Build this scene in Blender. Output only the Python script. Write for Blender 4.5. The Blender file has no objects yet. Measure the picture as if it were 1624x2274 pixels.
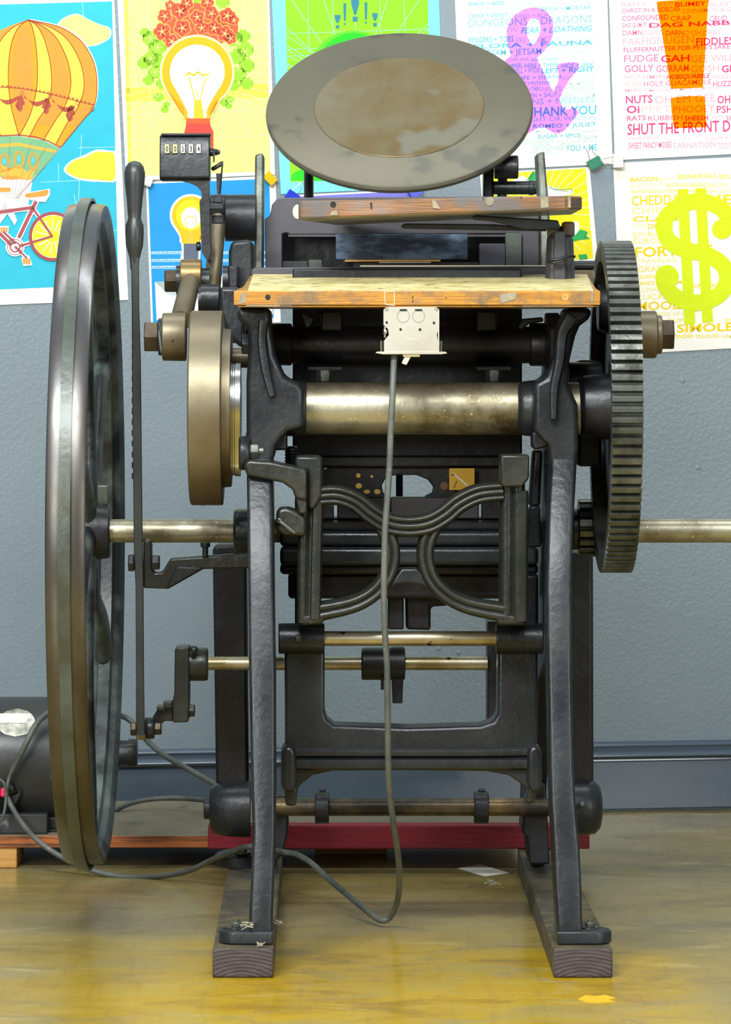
import bpy, bmesh, math, random
from mathutils import Vector, Matrix
random.seed(7)
C = bpy.context.scene.collection
# ---------------------------------------------------------------- measuring frame
F, D, H, VX, VY = 8300.0, 4.6, 0.783, 745.0, 756.0     # focal length (px), camera distance, eye height, vanishing point
# ---------------------------------------------------------------- camera
cam = bpy.data.cameras.new('camera'); camo = bpy.data.objects.new('camera', cam); C.objects.link(camo)
camo.location = (0, -D, H); camo.rotation_euler = (math.pi/2, 0, 0)
cam.sensor_fit = 'HORIZONTAL'; cam.sensor_width = 36; cam.lens = F/1624*36
cam.shift_x = (812-VX)/1624; cam.shift_y = (VY-1137)/1624
cam.clip_start = .05; cam.clip_end = 60
bpy.context.scene.camera = camo
# ---------------------------------------------------------------- world and lamps
wd = bpy.data.worlds.new('room_light'); bpy.context.scene.world = wd; wd.use_nodes = True
wn = wd.node_tree; wbg = wn.nodes['Background']
wtc = wn.nodes.new('ShaderNodeTexCoord'); wsp = wn.nodes.new('ShaderNodeSeparateXYZ'); wr = wn.nodes.new('ShaderNodeValToRGB')
wn.links.new(wtc.outputs['Generated'], wsp.inputs[0]); wn.links.new(wsp.outputs['Z'], wr.inputs[0]); wn.links.new(wr.outputs[0], wbg.inputs[0])
wr.color_ramp.elements[0].position = 0.0; wr.color_ramp.elements[0].color = (.30, .33, .34, 1)
wr.color_ramp.elements[1].position = .75; wr.color_ramp.elements[1].color = (.86, .95, 1.0, 1)
wbg.inputs[1].default_value = .52
def area(name, loc, target, sx, sy, power, col=(1, 1, 1)):
    l = bpy.data.lights.new(name, 'AREA'); l.shape = 'RECTANGLE'; l.size = sx; l.size_y = sy; l.energy = power; l.color = col
    o = bpy.data.objects.new(name, l); C.objects.link(o); o.location = loc
    o.rotation_euler = (Vector(target)-Vector(loc)).to_track_quat('-Z', 'Y').to_euler(); return o
area('ceiling_lamp', (-.5, -1.9, 2.45), (0, .5, .55), 2.0, .5, 125, (.98, 1, 1))
area('ceiling_lamp', (.1, .55, 2.75), (.1, 1.3, .5), 2.4, .3, 26, (.98, 1, 1))
area('softbox_light', (-1.5, -3.7, 1.5), (0, .5, .6), .9, 1.0, 62, (1, .99, .97))  # added softbox, key light up left of the camera, not a window
area('softbox_light', (2.2, -2.9, 1.3), (.1, .5, .6), .8, 1.2, 36, (.95, .98, 1))  # second added softbox, on the right of the camera
vs = bpy.context.scene.view_settings
vs.view_transform = 'Standard'; vs.look = 'None'; vs.gamma = 1; vs.use_curve_mapping = False; vs.exposure = 0.0
bpy.context.scene.display_settings.display_device = 'sRGB'

def P(px, py, Y):
    d = D+Y
    return Vector(((px-VX)/F*d, Y, H-(py-VY)/F*d))
def X(px, Y): return (px-VX)/F*(D+Y)
def Z(py, Y): return H-(py-VY)/F*(D+Y)
def R(r, Y): return r/F*(D+Y)          # px radius -> metres
YW0, YWS = 1.548, .1527                # back wall plane Y = YW0 + YWS*X
def WP(px, py, off=0.0):
    dx = (px-VX)/F; t = (D+YW0-off*1.0116)/(1-YWS*dx)
    return Vector((dx*t, t-D, H-(py-VY)/F*t))

# ---------------------------------------------------------------- materials
def lin(c):
    return tuple(((v/255)/12.92 if v/255 <= .04045 else ((v/255+.055)/1.055)**2.4) for v in c)+(1,)
def mat(name, c1, c2=None, scale=8, rough=.5, metal=0.0, bump=0.0, bscale=60, lo=.35, hi=.65, stretch=(1, 1, 1), coat=0.0, r2=None, spec=.5,
        c3=None, s3=90, t3=.68):
    m = bpy.data.materials.new(name); m.use_nodes = True; nt = m.node_tree; b = nt.nodes['Principled BSDF']; L = nt.links
    b.inputs['Roughness'].default_value = rough; b.inputs['Metallic'].default_value = metal
    b.inputs['Coat Weight'].default_value = coat; b.inputs['Coat Roughness'].default_value = .15; b.inputs['Specular IOR Level'].default_value = spec
    b.inputs['Base Color'].default_value = lin(c1)
    tc = nt.nodes.new('ShaderNodeTexCoord'); mp = nt.nodes.new('ShaderNodeMapping'); L.new(tc.outputs['Object'], mp.inputs[0]); mp.inputs['Scale'].default_value = stretch
    if c2 is not None:
        n = nt.nodes.new('ShaderNodeTexNoise'); n.inputs['Scale'].default_value = scale; n.inputs['Detail'].default_value = 6; n.inputs['Roughness'].default_value = .62
        L.new(mp.outputs[0], n.inputs['Vector'])
        r = nt.nodes.new('ShaderNodeValToRGB'); L.new(n.outputs[0], r.inputs[0])
        r.color_ramp.elements[0].position = lo; r.color_ramp.elements[0].color = lin(c1)
        r.color_ramp.elements[1].position = hi; r.color_ramp.elements[1].color = lin(c2)
        out = r.outputs[0]
        if c3 is not None:
            n3 = nt.nodes.new('ShaderNodeTexNoise'); n3.inputs['Scale'].default_value = s3; n3.inputs['Detail'].default_value = 3
            L.new(tc.outputs['Object'], n3.inputs['Vector'])
            r3 = nt.nodes.new('ShaderNodeValToRGB'); L.new(n3.outputs[0], r3.inputs[0])
            r3.color_ramp.elements[0].position = t3; r3.color_ramp.elements[1].position = t3+.06
            mx = nt.nodes.new('ShaderNodeMix'); mx.data_type = 'RGBA'; L.new(r3.outputs[0], mx.inputs[0]); L.new(out, mx.inputs[6]); mx.inputs[7].default_value = lin(c3)
            out = mx.outputs[2]
        L.new(out, b.inputs['Base Color'])
        if r2 is not None:
            mr = nt.nodes.new('ShaderNodeMapRange'); L.new(n.outputs[0], mr.inputs[0]); mr.inputs[1].default_value = lo; mr.inputs[2].default_value = hi
            mr.inputs[3].default_value = rough; mr.inputs[4].default_value = r2; L.new(mr.outputs[0], b.inputs['Roughness'])
    if bump:
        nb = nt.nodes.new('ShaderNodeTexNoise'); nb.inputs['Scale'].default_value = bscale; nb.inputs['Detail'].default_value = 5
        L.new(mp.outputs[0], nb.inputs['Vector'])
        bp = nt.nodes.new('ShaderNodeBump'); bp.inputs['Strength'].default_value = bump; bp.inputs['Distance'].default_value = .002
        L.new(nb.outputs[0], bp.inputs['Height']); L.new(bp.outputs[0], b.inputs['Normal'])
    return m
M = {}
M['iron'] = mat('black_painted_iron', (27, 31, 35), (43, 47, 49), 9, .3, .25, .3, 110, r2=.42, c3=(96, 96, 84), s3=240, t3=.71)
M['iron2'] = mat('olive_black_iron', (34, 38, 36), (50, 51, 43), 9, .28, .25, .4, 90, r2=.42, c3=(90, 78, 50), s3=160, t3=.73)
M['iron_dark'] = mat('dark_oily_iron', (15, 17, 21), (28, 30, 35), 10, .34, .1, .45, 60, r2=.5)
M['handle'] = mat('worn_black_enamel', (40, 44, 45), (54, 58, 55), 12, .38, 0, .1, 50)
M['steel'] = mat('worn_shaft_steel', (196, 190, 168), (150, 136, 100), 14, .34, .9, .08, 120, r2=.42, c3=(60, 50, 35), s3=60, t3=.66)
M['shaft'] = mat('oiled_cylinder_steel', (176, 172, 150), (92, 82, 56), 12, .38, .8, .15, 140, lo=.42, hi=.68, r2=.5, c3=(235, 215, 140), s3=260, t3=.66)
M['dirty_shaft'] = mat('dirty_shaft', (58, 54, 48), (140, 118, 80), 14, .38, .6, .3, 90, lo=.45, hi=.8, r2=.3)
M['nut_steel'] = mat('dark_brown_nut_steel', (84, 74, 58), (56, 48, 38), 16, .38, .6, .15, 90, r2=.5, c3=(150, 140, 110), s3=90, t3=.68)
M['brown_steel'] = mat('browned_steel', (124, 117, 96), (98, 84, 60), 7, .4, .6, .08, 90, r2=.5, c3=(190, 175, 130), s3=260, t3=.73)
M['rim'] = mat('flywheel_rim_steel', (112, 112, 114), (78, 72, 62), 6, .24, .88, .08, 40, r2=.42, stretch=(1, 1, .5))
M['rim_in'] = mat('flywheel_inner_iron', (28, 32, 34), (108, 120, 116), 9, .4, .2, .7, 60, lo=.44, hi=.74)
M['belt'] = mat('grey_belt_leather', (80, 90, 86), (62, 66, 54), 12, .34, .2, .3, 80)
M['gear'] = mat('gear_steel', (108, 112, 106), (54, 56, 50), 20, .28, .7, .3, 120, r2=.5)
M['chrome'] = mat('polished_steel', (205, 208, 205), (186, 186, 178), 10, .3, 1, 0)
M['brass'] = mat('brass', (130, 112, 74), (96, 78, 40), 12, .38, .6, .1, 80)
M['disc'] = mat('ink_disc_steel', (104, 100, 82), (94, 91, 76), 5, .42, .35, .06, 60, c3=(78, 78, 67), s3=11, t3=.58)
M['disc_in'] = mat('ink_disc_rusty_centre', (108, 103, 82), (98, 82, 46), 6, .46, .3, .12, 90, lo=.36, hi=.56, c3=(108, 106, 90), s3=9, t3=.56)
M['grey_iron'] = mat('grey_iron', (84, 83, 88), (66, 64, 69), 7, .38, .3, .1, 60)
M['worn_rail'] = mat('worn_rail_steel', (124, 130, 120), (60, 64, 56), 22, .4, .6, .3, 50)
M['paper_white'] = mat('paper', (250, 248, 240), (242, 238, 226), 3, .75)
M['galv'] = mat('galvanised_steel', (205, 202, 188), (190, 186, 170), 18, .36, .55, .04, 90)
M['switch'] = mat('ivory_plastic', (236, 228, 190), None, 1, .4)
M['rubber'] = mat('grey_cable_rubber', (66, 72, 72), (100, 104, 96), 20, .5, 0, .2, 90, c3=(150, 150, 140), s3=200, t3=.7)
M['black'] = mat('black_hole', (10, 10, 12), None, 1, .7)
M['red_timber'] = mat('red_painted_timber', (150, 20, 38), (104, 16, 28), 12, .6, 0, .4, 60, stretch=(.3, 1, 3))
M['tape'] = mat('clear_tape_residue', (160, 150, 125), (120, 115, 100), 40, .35)
M['pink'] = mat('pink_tape', (235, 40, 90), None, 1, .5)
M['fluff'] = mat('dust_fluff', (170, 165, 145), None, 1, .95)
M['yellow_note'] = mat('yellow_card', (236, 190, 70), (225, 176, 60), 6, .7)
M['gold_dot'] = mat('yellow_paper_dot', (226, 190, 90), (206, 160, 60), 30, .7)
M['copper'] = mat('copper_brown', (120, 84, 56), None, 1, .5)
M['motor'] = mat('motor_black_enamel', (34, 38, 43), (48, 48, 46), 6, .32, 0, .3, 40, r2=.45, c3=(100, 110, 120), s3=26, t3=.66)
M['nameplate'] = mat('nameplate_metal', (196, 196, 180), (120, 122, 112), 60, .4, .5)
M['block_dark'] = mat('inked_metal_block', (34, 46, 62), (96, 120, 144), 46, .35, .1, .2, 120, lo=.44, hi=.68, stretch=(.5, 1, 1.2), c3=(110, 130, 150), s3=120, t3=.72)
M['block_ink'] = mat('ink_stained_block', (74, 62, 70), (52, 74, 88), 22, .4, .2, .1, 90, c3=(120, 70, 100), s3=22, t3=.62)
M['block_grey'] = mat('grey_green_furniture', (76, 84, 74), (56, 60, 56), 26, .45, .2, .1, 90)
M['cream_strip'] = mat('cream_strip', (236, 226, 190), None, 1, .6)
M['orange_wood'] = mat('pale_pine', (206, 160, 88), (188, 134, 62), 30, .55, stretch=(.2, 1, 4))
def wood(name, c1, c2, c3, stretch, scale=26, rough=.42, coat=.15, pscale=16):
    m = mat(name, c1, c2, scale, rough, 0, .25, 60, .32, .62, stretch, coat)
    nt = m.node_tree; b = nt.nodes['Principled BSDF']; L = nt.links
    src = b.inputs['Base Color'].links[0].from_socket
    tc = nt.nodes.new('ShaderNodeTexCoord'); n = nt.nodes.new('ShaderNodeTexNoise'); n.inputs['Scale'].default_value = pscale; n.inputs['Detail'].default_value = 7; n.inputs['Roughness'].default_value = .72
    L.new(tc.outputs['Object'], n.inputs['Vector'])
    r = nt.nodes.new('ShaderNodeValToRGB'); L.new(n.outputs[0], r.inputs[0]); r.color_ramp.elements[0].position = .48; r.color_ramp.elements[1].position = .6
    mx = nt.nodes.new('ShaderNodeMix'); mx.data_type = 'RGBA'; L.new(r.outputs[0], mx.inputs[0]); L.new(src, mx.inputs[6]); mx.inputs[7].default_value = lin(c3)
    L.new(mx.outputs[2], b.inputs['Base Color'])
    return m
M['wood_feed'] = wood('amber_varnished_wood', (200, 142, 30), (148, 94, 14), (116, 92, 58), (.5, 3, 22))
M['wood_deliv'] = wood('worn_brown_wood', (150, 98, 42), (96, 66, 36), (94, 88, 84), (.5, 3, 22))
M['wood_under'] = wood('grey_green_bare_wood', (150, 140, 112), (124, 112, 84), (92, 80, 56), (.3, 1.5, 1), rough=.6)
M['cream_top'] = mat('yellowed_tympan_paper', (214, 204, 150), (178, 164, 100), 30, .55, 0, .05, 60, c3=(104, 94, 62), s3=60, t3=.62)
M['skid'] = wood('dusty_dark_timber', (58, 54, 48), (74, 68, 54), (98, 88, 58), (2, .4, 2), rough=.7, coat=0)
M['skid_end'] = mat('purple_grey_end_grain', (64, 56, 60), (84, 76, 76), 40, .75, 0, .4, 90, stretch=(1, 1, 2.4), c3=(110, 56, 60), s3=50, t3=.63)
def endgrain():
    m = M['skid_end']; nt = m.node_tree; b = nt.nodes['Principled BSDF']; L = nt.links; src = b.inputs['Base Color'].links[0].from_socket
    tc = nt.nodes.new('ShaderNodeTexCoord'); w = nt.nodes.new('ShaderNodeTexWave'); w.wave_type = 'RINGS'; w.rings_direction = 'Y'; w.inputs['Scale'].default_value = 55; w.inputs['Distortion'].default_value = 1.6; w.inputs['Detail'].default_value = 2
    mp = nt.nodes.new('ShaderNodeMapping'); mp.inputs['Scale'].default_value = (.7, 0, 1.3); mp.inputs['Location'].default_value = (0, 0, .012); L.new(tc.outputs['Object'], mp.inputs[0]); L.new(mp.outputs[0], w.inputs['Vector'])
    mx = nt.nodes.new('ShaderNodeMix'); mx.data_type = 'RGBA'; mx.blend_type = 'MULTIPLY'; r = nt.nodes.new('ShaderNodeValToRGB'); L.new(w.outputs[0], r.inputs[0]); r.color_ramp.elements[0].color = (.5, .42, .45, 1); r.color_ramp.elements[0].position = .2; r.color_ramp.elements[1].position = .6
    mx.inputs[0].default_value = 1; L.new(src, mx.inputs[6]); L.new(r.outputs[0], mx.inputs[7]); L.new(mx.outputs[2], b.inputs['Base Color'])
endgrain()
M['ply_top'] = mat('dusty_plywood_face', (118, 112, 92), (132, 124, 100), 7, .7, 0, .1, 50, c3=(90, 84, 66), s3=20, t3=.68)
M['ply_edge'] = mat('plywood_edge', (180, 100, 44), (92, 56, 32), 60, .6, 0, .2, 60, .42, .6, (.12, 1, 5))

# ---------------------------------------------------------------- mesh building
WPOS = {}
class MB:
    def __init__(s): s.bm = bmesh.new()
    def ringface(s, rings, caps=True, closed=False):
        bm = s.bm; vr = [[bm.verts.new(p) for p in r] for r in rings]; n = len(vr[0])
        rng = range(len(vr)) if closed else range(len(vr)-1)
        for i in rng:
            a, b = vr[i], vr[(i+1) % len(vr)]
            for k in range(n):
                q = (a[k], a[(k+1) % n], b[(k+1) % n], b[k])
                if len(set(q)) == 4: bm.faces.new(q)
        if caps and not closed:
            bm.faces.new(vr[0][::-1]); bm.faces.new(vr[-1])
        return s
    def boxw(s, x0, x1, y0, y1, z0, z1):
        return s.ringface([[(x0, y0, z0), (x1, y0, z0), (x1, y0, z1), (x0, y0, z1)], [(x0, y1, z0), (x1, y1, z0), (x1, y1, z1), (x0, y1, z1)]])
    def box(s, px0, py0, px1, py1, Y0, Y1):
        a = P(px0, py1, Y0); b = P(px1, py0, Y0); return s.boxw(a.x, b.x, Y0, Y1, a.z, b.z)
    def prism(s, pts, Y0, Y1, slope=0.0):
        """outline in photo pixels measured at depth Y0, pushed straight back to Y1; slope leans it back per metre of height"""
        a = [P(x, y, Y0) for x, y in pts]; zr = min(p.z for p in a)
        r0 = [Vector((p.x, Y0+slope*(p.z-zr), p.z)) for p in a]; r1 = [Vector((p.x, Y1+slope*(p.z-zr), p.z)) for p in a]
        return s.ringface([r0, r1])
    def plateX(s, yz, x0, x1):
        return s.ringface([[(x0, y, z) for y, z in yz], [(x1, y, z) for y, z in yz]])
    def lathe(s, o, axis, prof, n=48, caps=True, closed=False):
        axis = Vector(axis).normalized(); t = Vector((0, 0, 1)) if abs(axis.z) < .9 else Vector((0, 1, 0))
        u = axis.cross(t).normalized(); v = axis.cross(u); o = Vector(o); rings = []
        for h, r in prof:
            rings.append([o+axis*h+(u*math.cos(2*math.pi*k/n)+v*math.sin(2*math.pi*k/n))*max(r, 1e-5) for k in range(n)])
        return s.ringface(rings, caps, closed)
    def cylX(s, px0, px1, py, r, Y, n=40, ch=1.5):
        """cylinder along X between photo columns; r in px at depth Y"""
        x0, x1, z, rr, c = X(px0, Y), X(px1, Y), Z(py, Y), R(r, Y), R(ch, Y)
        return s.lathe((x0, Y, z), (1, 0, 0), [(0, rr-c), (c, rr), (x1-x0-c, rr), (x1-x0, rr-c)], n)
    def profX(s, prof, py, Y, n=40):
        x0 = X(prof[0][0], Y)
        return s.lathe((x0, Y, Z(py, Y)), (1, 0, 0), [(X(p, Y)-x0, R(r, Y)) for p, r in prof], n)
    def hexX(s, px0, px1, py, r, Y, rot=0):
        x0, x1, z, rr, c = X(px0, Y), X(px1, Y), Z(py, Y), R(r, Y), R(2.0, Y)
        return s.lathe((x0, Y, z), (1, 0, 0), [(0, rr-c), (c, rr), (x1-x0-c, rr), (x1-x0, rr-c)], 6)
    def tube(s, pts, r, n=12, sm=4):
        pts = [Vector(p) for p in pts]
        if sm > 1 and len(pts) > 2: pts, rr = catmull(pts, r, sm)
        else: rr = r if isinstance(r, (list, tuple)) else [r]*len(pts)
        up = Vector((.13, .31, .94)); rings = []; pu = None
        for i, p in enumerate(pts):
            t = (pts[min(i+1, len(pts)-1)]-pts[max(i-1, 0)]).normalized()
            u = (pu - t*pu.dot(t)).normalized() if pu is not None else t.cross(up).normalized()
            pu = u; v = t.cross(u)
            rings.append([p+(u*math.cos(2*math.pi*k/n)+v*math.sin(2*math.pi*k/n))*rr[i] for k in range(n)])
        return s.ringface(rings)
    def ribbon(s, pts, width, Y0, Y1, ribs=3, amp=5, sm=5, taper=None):
        """cast bar following photo points at depth Y0, width px, face carrying round ribs"""
        P2 = [Vector((x, y, 0)) for x, y in pts]; w = width if isinstance(width, (list, tuple)) else [width]*len(P2)
        if sm > 1: P2, w = catmull(P2, w, sm)
        rings = []; m = ribs*6
        for i, p in enumerate(P2):
            t = (P2[min(i+1, len(P2)-1)]-P2[max(i-1, 0)]).normalized(); nn = Vector((-t.y, t.x, 0)); ring = []
            for k in range(m+1):
                u = -1+2*k/m; q = p+nn*(u*w[i]/2); dep = abs(math.sin(math.pi*ribs*k/m))**.6
                e = 1-abs(u)**6
                ring.append(P(q.x, q.y, Y0)+Vector((0, R(amp, Y0)*(1-dep)+R(7, Y0)*(1-e), 0)))
            for u in (1.0, -1.0):
                q = p+nn*(u*w[i]/2); v = P(q.x, q.y, Y0); ring.append(Vector((v.x, Y1, v.z)))
            rings.append(ring)
        return s.ringface(rings)
    def sphere(s, c, r, sx=1, sy=1, sz=1, n=20):
        bmesh.ops.create_uvsphere(s.bm, u_segments=n, v_segments=n//2, radius=1, matrix=Matrix.Translation(Vector(c)) @ Matrix.Diagonal((r*sx, r*sy, r*sz, 1))); return s
    def build(s, name, m, parent=None, bevel=0, seg=2, angle=40, wn=False, kind=None, label=None):
        bm = s.bm; bmesh.ops.recalc_face_normals(bm, faces=bm.faces)
        xs = [v.co for v in bm.verts]
        lo = Vector([min(c[i] for c in xs) for i in range(3)]); hi = Vector([max(c[i] for c in xs) for i in range(3)])
        org = Vector(((lo.x+hi.x)/2, (lo.y+hi.y)/2, lo.z))
        for v in bm.verts: v.co -= org
        me = bpy.data.meshes.new(name); bm.to_mesh(me); bm.free()
        for p in me.polygons: p.use_smooth = True
        me.set_sharp_from_angle(angle=math.radians(angle))
        o = bpy.data.objects.new(name, me); C.objects.link(o)
        for mm in (m if isinstance(m, (list, tuple)) else [m]): me.materials.append(M[mm] if isinstance(mm, str) else mm)
        if bevel:
            b = o.modifiers.new('edge', 'BEVEL'); b.width = bevel; b.segments = seg; b.limit_method = 'ANGLE'; b.angle_limit = math.radians(38); b.harden_normals = False
        WPOS[o.name] = org
        if parent is not None: o.parent = parent; o.location = org-WPOS[parent.name]
        else: o.location = org
        if kind: o['kind'] = kind
        if label: o['label'] = label
        return o
def catmull(pts, r, sm):
    rr = list(r) if isinstance(r, (list, tuple)) else [r]*len(pts); out = []; ro = []
    for i in range(len(pts)-1):
        p0, p1, p2, p3 = pts[max(i-1, 0)], pts[i], pts[i+1], pts[min(i+2, len(pts)-1)]
        for k in range(sm):
            t = k/sm
            out.append(.5*((2*p1)+(p2-p0)*t+(2*p0-5*p1+4*p2-p3)*t*t+(3*p1-p0-3*p2+p3)*t**3)); ro.append(rr[i]+(rr[i+1]-rr[i])*t)
    out.append(pts[-1]); ro.append(rr[-1]); return out, ro
def empty(name, loc, label, cat, group=None):
    o = bpy.data.objects.new(name, None); C.objects.link(o); o.location = loc; o.empty_display_size = .05
    WPOS[o.name] = Vector(loc); o['label'] = label; o['category'] = cat
    if group: o['group'] = group
    return o
def tag(o, label, cat, group=None):
    o['label'] = label; o['category'] = cat
    if group: o['group'] = group
    return o

def overprint(name, col):
    """translucent printing ink: what lies under it stays visible through it"""
    m = bpy.data.materials.new(name); m.use_nodes = True; nt = m.node_tree; nt.nodes.remove(nt.nodes['Principled BSDF'])
    t = nt.nodes.new('ShaderNodeBsdfTransparent'); c_ = lin(col); t.inputs[0].default_value = (c_[0]**.5, c_[1]**.5, c_[2]**.5, 1)
    nt.links.new(t.outputs[0], nt.nodes['Material Output'].inputs[0]); return m
# ================================================================ ROOM
def wallmat():
    m = mat('grey_wall_paint', (130, 145, 152), (122, 137, 145), 2.2, .34, 0, 0, 1)
    nt = m.node_tree; b = nt.nodes['Principled BSDF']; L = nt.links
    tc = nt.nodes.new('ShaderNodeTexCoord')
    n = nt.nodes.new('ShaderNodeTexNoise'); n.inputs['Scale'].default_value = 160; n.inputs['Detail'].default_value = 3; L.new(tc.outputs['Object'], n.inputs['Vector'])
    v = nt.nodes.new('ShaderNodeTexVoronoi'); v.inputs['Scale'].default_value = 11; v.inputs['Randomness'].default_value = 1; L.new(tc.outputs['Object'], v.inputs['Vector'])
    r = nt.nodes.new('ShaderNodeMapRange'); L.new(v.outputs['Distance'], r.inputs[0]); r.inputs[1].default_value = .02; r.inputs[2].default_value = .055; r.inputs[3].default_value = 1.6; r.inputs[4].default_value = 0
    a = nt.nodes.new('ShaderNodeMath'); a.operation = 'ADD'; L.new(n.outputs[0], a.inputs[0]); L.new(r.outputs[0], a.inputs[1])
    bp = nt.nodes.new('ShaderNodeBump'); bp.inputs['Strength'].default_value = .4; bp.inputs['Distance'].default_value = .002
    L.new(a.outputs[0], bp.inputs['Height']); L.new(bp.outputs[0], b.inputs['Normal']); return m
M['wall'] = wallmat()
M['baseboard'] = mat('glossy_grey_trim_paint', (84, 98, 110), (76, 90, 103), 3, .13, 0, .05, 60)
def floormat():
    m = bpy.data.materials.new('sealed_concrete'); m.use_nodes = True; nt = m.node_tree; b = nt.nodes['Principled BSDF']; L = nt.links
    tc = nt.nodes.new('ShaderNodeTexCoord')
    def noise(scale, det, st=(1, 1, 1), rough=.6, dist=0):
        mp = nt.nodes.new('ShaderNodeMapping'); L.new(tc.outputs['Object'], mp.inputs[0]); mp.inputs['Scale'].default_value = st
        n = nt.nodes.new('ShaderNodeTexNoise'); n.inputs['Scale'].default_value = scale; n.inputs['Detail'].default_value = det; n.inputs['Roughness'].default_value = rough; n.inputs['Distortion'].default_value = dist
        L.new(mp.outputs[0], n.inputs['Vector']); return n.outputs[0]
    def ramp(src, stops):
        r = nt.nodes.new('ShaderNodeValToRGB'); L.new(src, r.inputs[0]); e = r.color_ramp.elements
        while len(e) < len(stops): e.new(.5)
        for k, (p, c) in enumerate(stops): e[k].position = p; e[k].color = c if len(c) == 4 else lin(c)
        return r.outputs[0]
    def mix(f, a, c2, mode='MIX'):
        x = nt.nodes.new('ShaderNodeMix'); x.data_type = 'RGBA'; x.blend_type = mode; L.new(f, x.inputs[0]); L.new(a, x.inputs[6])
        if isinstance(c2, tuple): x.inputs[7].default_value = lin(c2)
        else: L.new(c2, x.inputs[7])
        return x.outputs[2]
    base = ramp(noise(3.1, 8, (1, 1.5, 1), .62, .3), [(.34, (116, 104, 64)), (.5, (150, 133, 76)), (.66, (148, 138, 100))])
    yel = ramp(noise(6, 8, (1, 1.6, 1), .66, .5), [(.3, (146, 114, 0)), (.48, (180, 146, 0)), (.7, (174, 154, 62))])
    # amber sealer coat, still thick in a patch in front of the machine
    sp = nt.nodes.new('ShaderNodeSeparateXYZ'); L.new(tc.outputs['Object'], sp.inputs[0])
    def rng(src, a, b_, lo, hi):
        mr = nt.nodes.new('ShaderNodeMapRange'); mr.interpolation_type = 'SMOOTHSTEP'; L.new(src, mr.inputs[0]); mr.inputs[1].default_value = a; mr.inputs[2].default_value = b_; mr.inputs[3].default_value = lo; mr.inputs[4].default_value = hi; return mr.outputs[0]
    def mul(a, b_):
        ad = nt.nodes.new('ShaderNodeMath'); ad.operation = 'MULTIPLY'; ad.use_clamp = True; L.new(a, ad.inputs[0]); L.new(b_, ad.inputs[1]); return ad.outputs[0]
    fy_ = FLOOR_O
    front = rng(sp.outputs['Y'], fy_[1]+.5, fy_[1]-.05, 0, 1); side = mul(rng(sp.outputs['X'], fy_[0]+.38, fy_[0]+.26, .25, 1), rng(sp.outputs['X'], fy_[0]-.42, fy_[0]-.25, .4, 1))
    patch = mul(mul(front, side), rng(noise(4.2, 7, (1, 1.5, 1), .62, .6), .34, .54, .35, 1.5))
    col = mix(patch, base, yel)
    st = ramp(noise(9, 7, (.7, 2, 1), .62, .4), [(.58, (0, 0, 0, 1)), (.72, (.55, .55, .55, 1))]); col = mix(st, col, (98, 90, 66))
    st2 = ramp(noise(15, 7, (.6, 1.4, 1), .72, .4), [(.55, (0, 0, 0, 1)), (.8, (.6, .6, .6, 1))]); col = mix(st2, col, (204, 190, 132))
    sw = ramp(noise(70, 3, (1.6, .12, 1), .6), [(.52, (0, 0, 0, 1)), (.85, (.3, .3, .3, 1))]); col = mix(sw, col, (112, 94, 44))
    sk = ramp(noise(170, 2), [(.75, (0, 0, 0, 1)), (.78, (1, 1, 1, 1))]); col = mix(sk, col, (226, 218, 180))
    L.new(col, b.inputs['Base Color'])
    rr = nt.nodes.new('ShaderNodeMapRange'); L.new(noise(5, 5), rr.inputs[0]); rr.inputs[1].default_value = .3; rr.inputs[2].default_value = .7; rr.inputs[3].default_value = .14; rr.inputs[4].default_value = .36; L.new(rr.outputs[0], b.inputs['Roughness'])
    bp = nt.nodes.new('ShaderNodeBump'); bp.inputs['Strength'].default_value = .12; bp.inputs['Distance'].default_value = .002; L.new(noise(40, 4), bp.inputs['Height']); L.new(bp.outputs[0], b.inputs['Normal'])
    return m
FLOOR_O = (0.0, 1.7)     # patch centre in the floor's own coordinates
M['floor'] = floormat()
o = MB().boxw(-4.4, 4.6, -6.0, 2.6, -.05, 0).build('floor', 'floor', kind='structure')
def wallpt(x, off, z):   # point in front of the wall by off
    n = Vector((YWS, -1, 0)).normalized(); p = Vector((x, YW0+YWS*x, z)); return p+n*off
def alongwall(prof, x0, x1):   # prof = [(off, z)...] extruded along the wall
    m = MB(); m.ringface([[wallpt(x0, a, z) for a, z in prof], [wallpt(x1, a, z) for a, z in prof]]); return m
alongwall([(0, -.02), (-.12, -.02), (-.12, 2.5), (0, 2.5)], -4.2, 4.4).build('wall_back', 'wall', kind='structure')
alongwall([(0, .006), (.016, .006), (.016, .083), (.012, .0845), (.0115, .087), (.019, .089), (.022, .093), (.019, .098), (.011, .101), (.0105, .108), (.014, .109), (.013, .112), (.006, .1155), (0, .116)], -4.2, 4.4).build('baseboard_back', 'baseboard', kind='structure', angle=50)

# ================================================================ POSTERS (flat prints, drawn in photo pixels and carried back onto the wall)
def flat(polys, k, name, m, parent, base=.0022):
    """polys lie on the poster face, ink layer k"""
    b = MB()
    for pl in polys:
        vs_ = [b.bm.verts.new(WP(x, y, base+.00022*k)) for x, y in pl]
        try: b.bm.faces.new(vs_)
        except ValueError: pass
    bmesh.ops.triangulate(b.bm, faces=[f for f in b.bm.faces if len(f.verts) > 4])
    for f in b.bm.faces:
        f.normal_update()
        if f.normal.y > 0: f.normal_flip()
    xs = [v.co for v in b.bm.verts]
    org = Vector(((min(c.x for c in xs)+max(c.x for c in xs))/2, sum(c.y for c in xs)/len(xs), min(c.z for c in xs)))
    for v in b.bm.verts: v.co -= org
    me = bpy.data.meshes.new(name); b.bm.to_mesh(me); b.bm.free(); o = bpy.data.objects.new(name, me); C.objects.link(o)
    me.materials.append(inkm(m)); WPOS[o.name] = org; o.parent = parent; o.location = org-WPOS[parent.name]; return o
INK = {}
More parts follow.
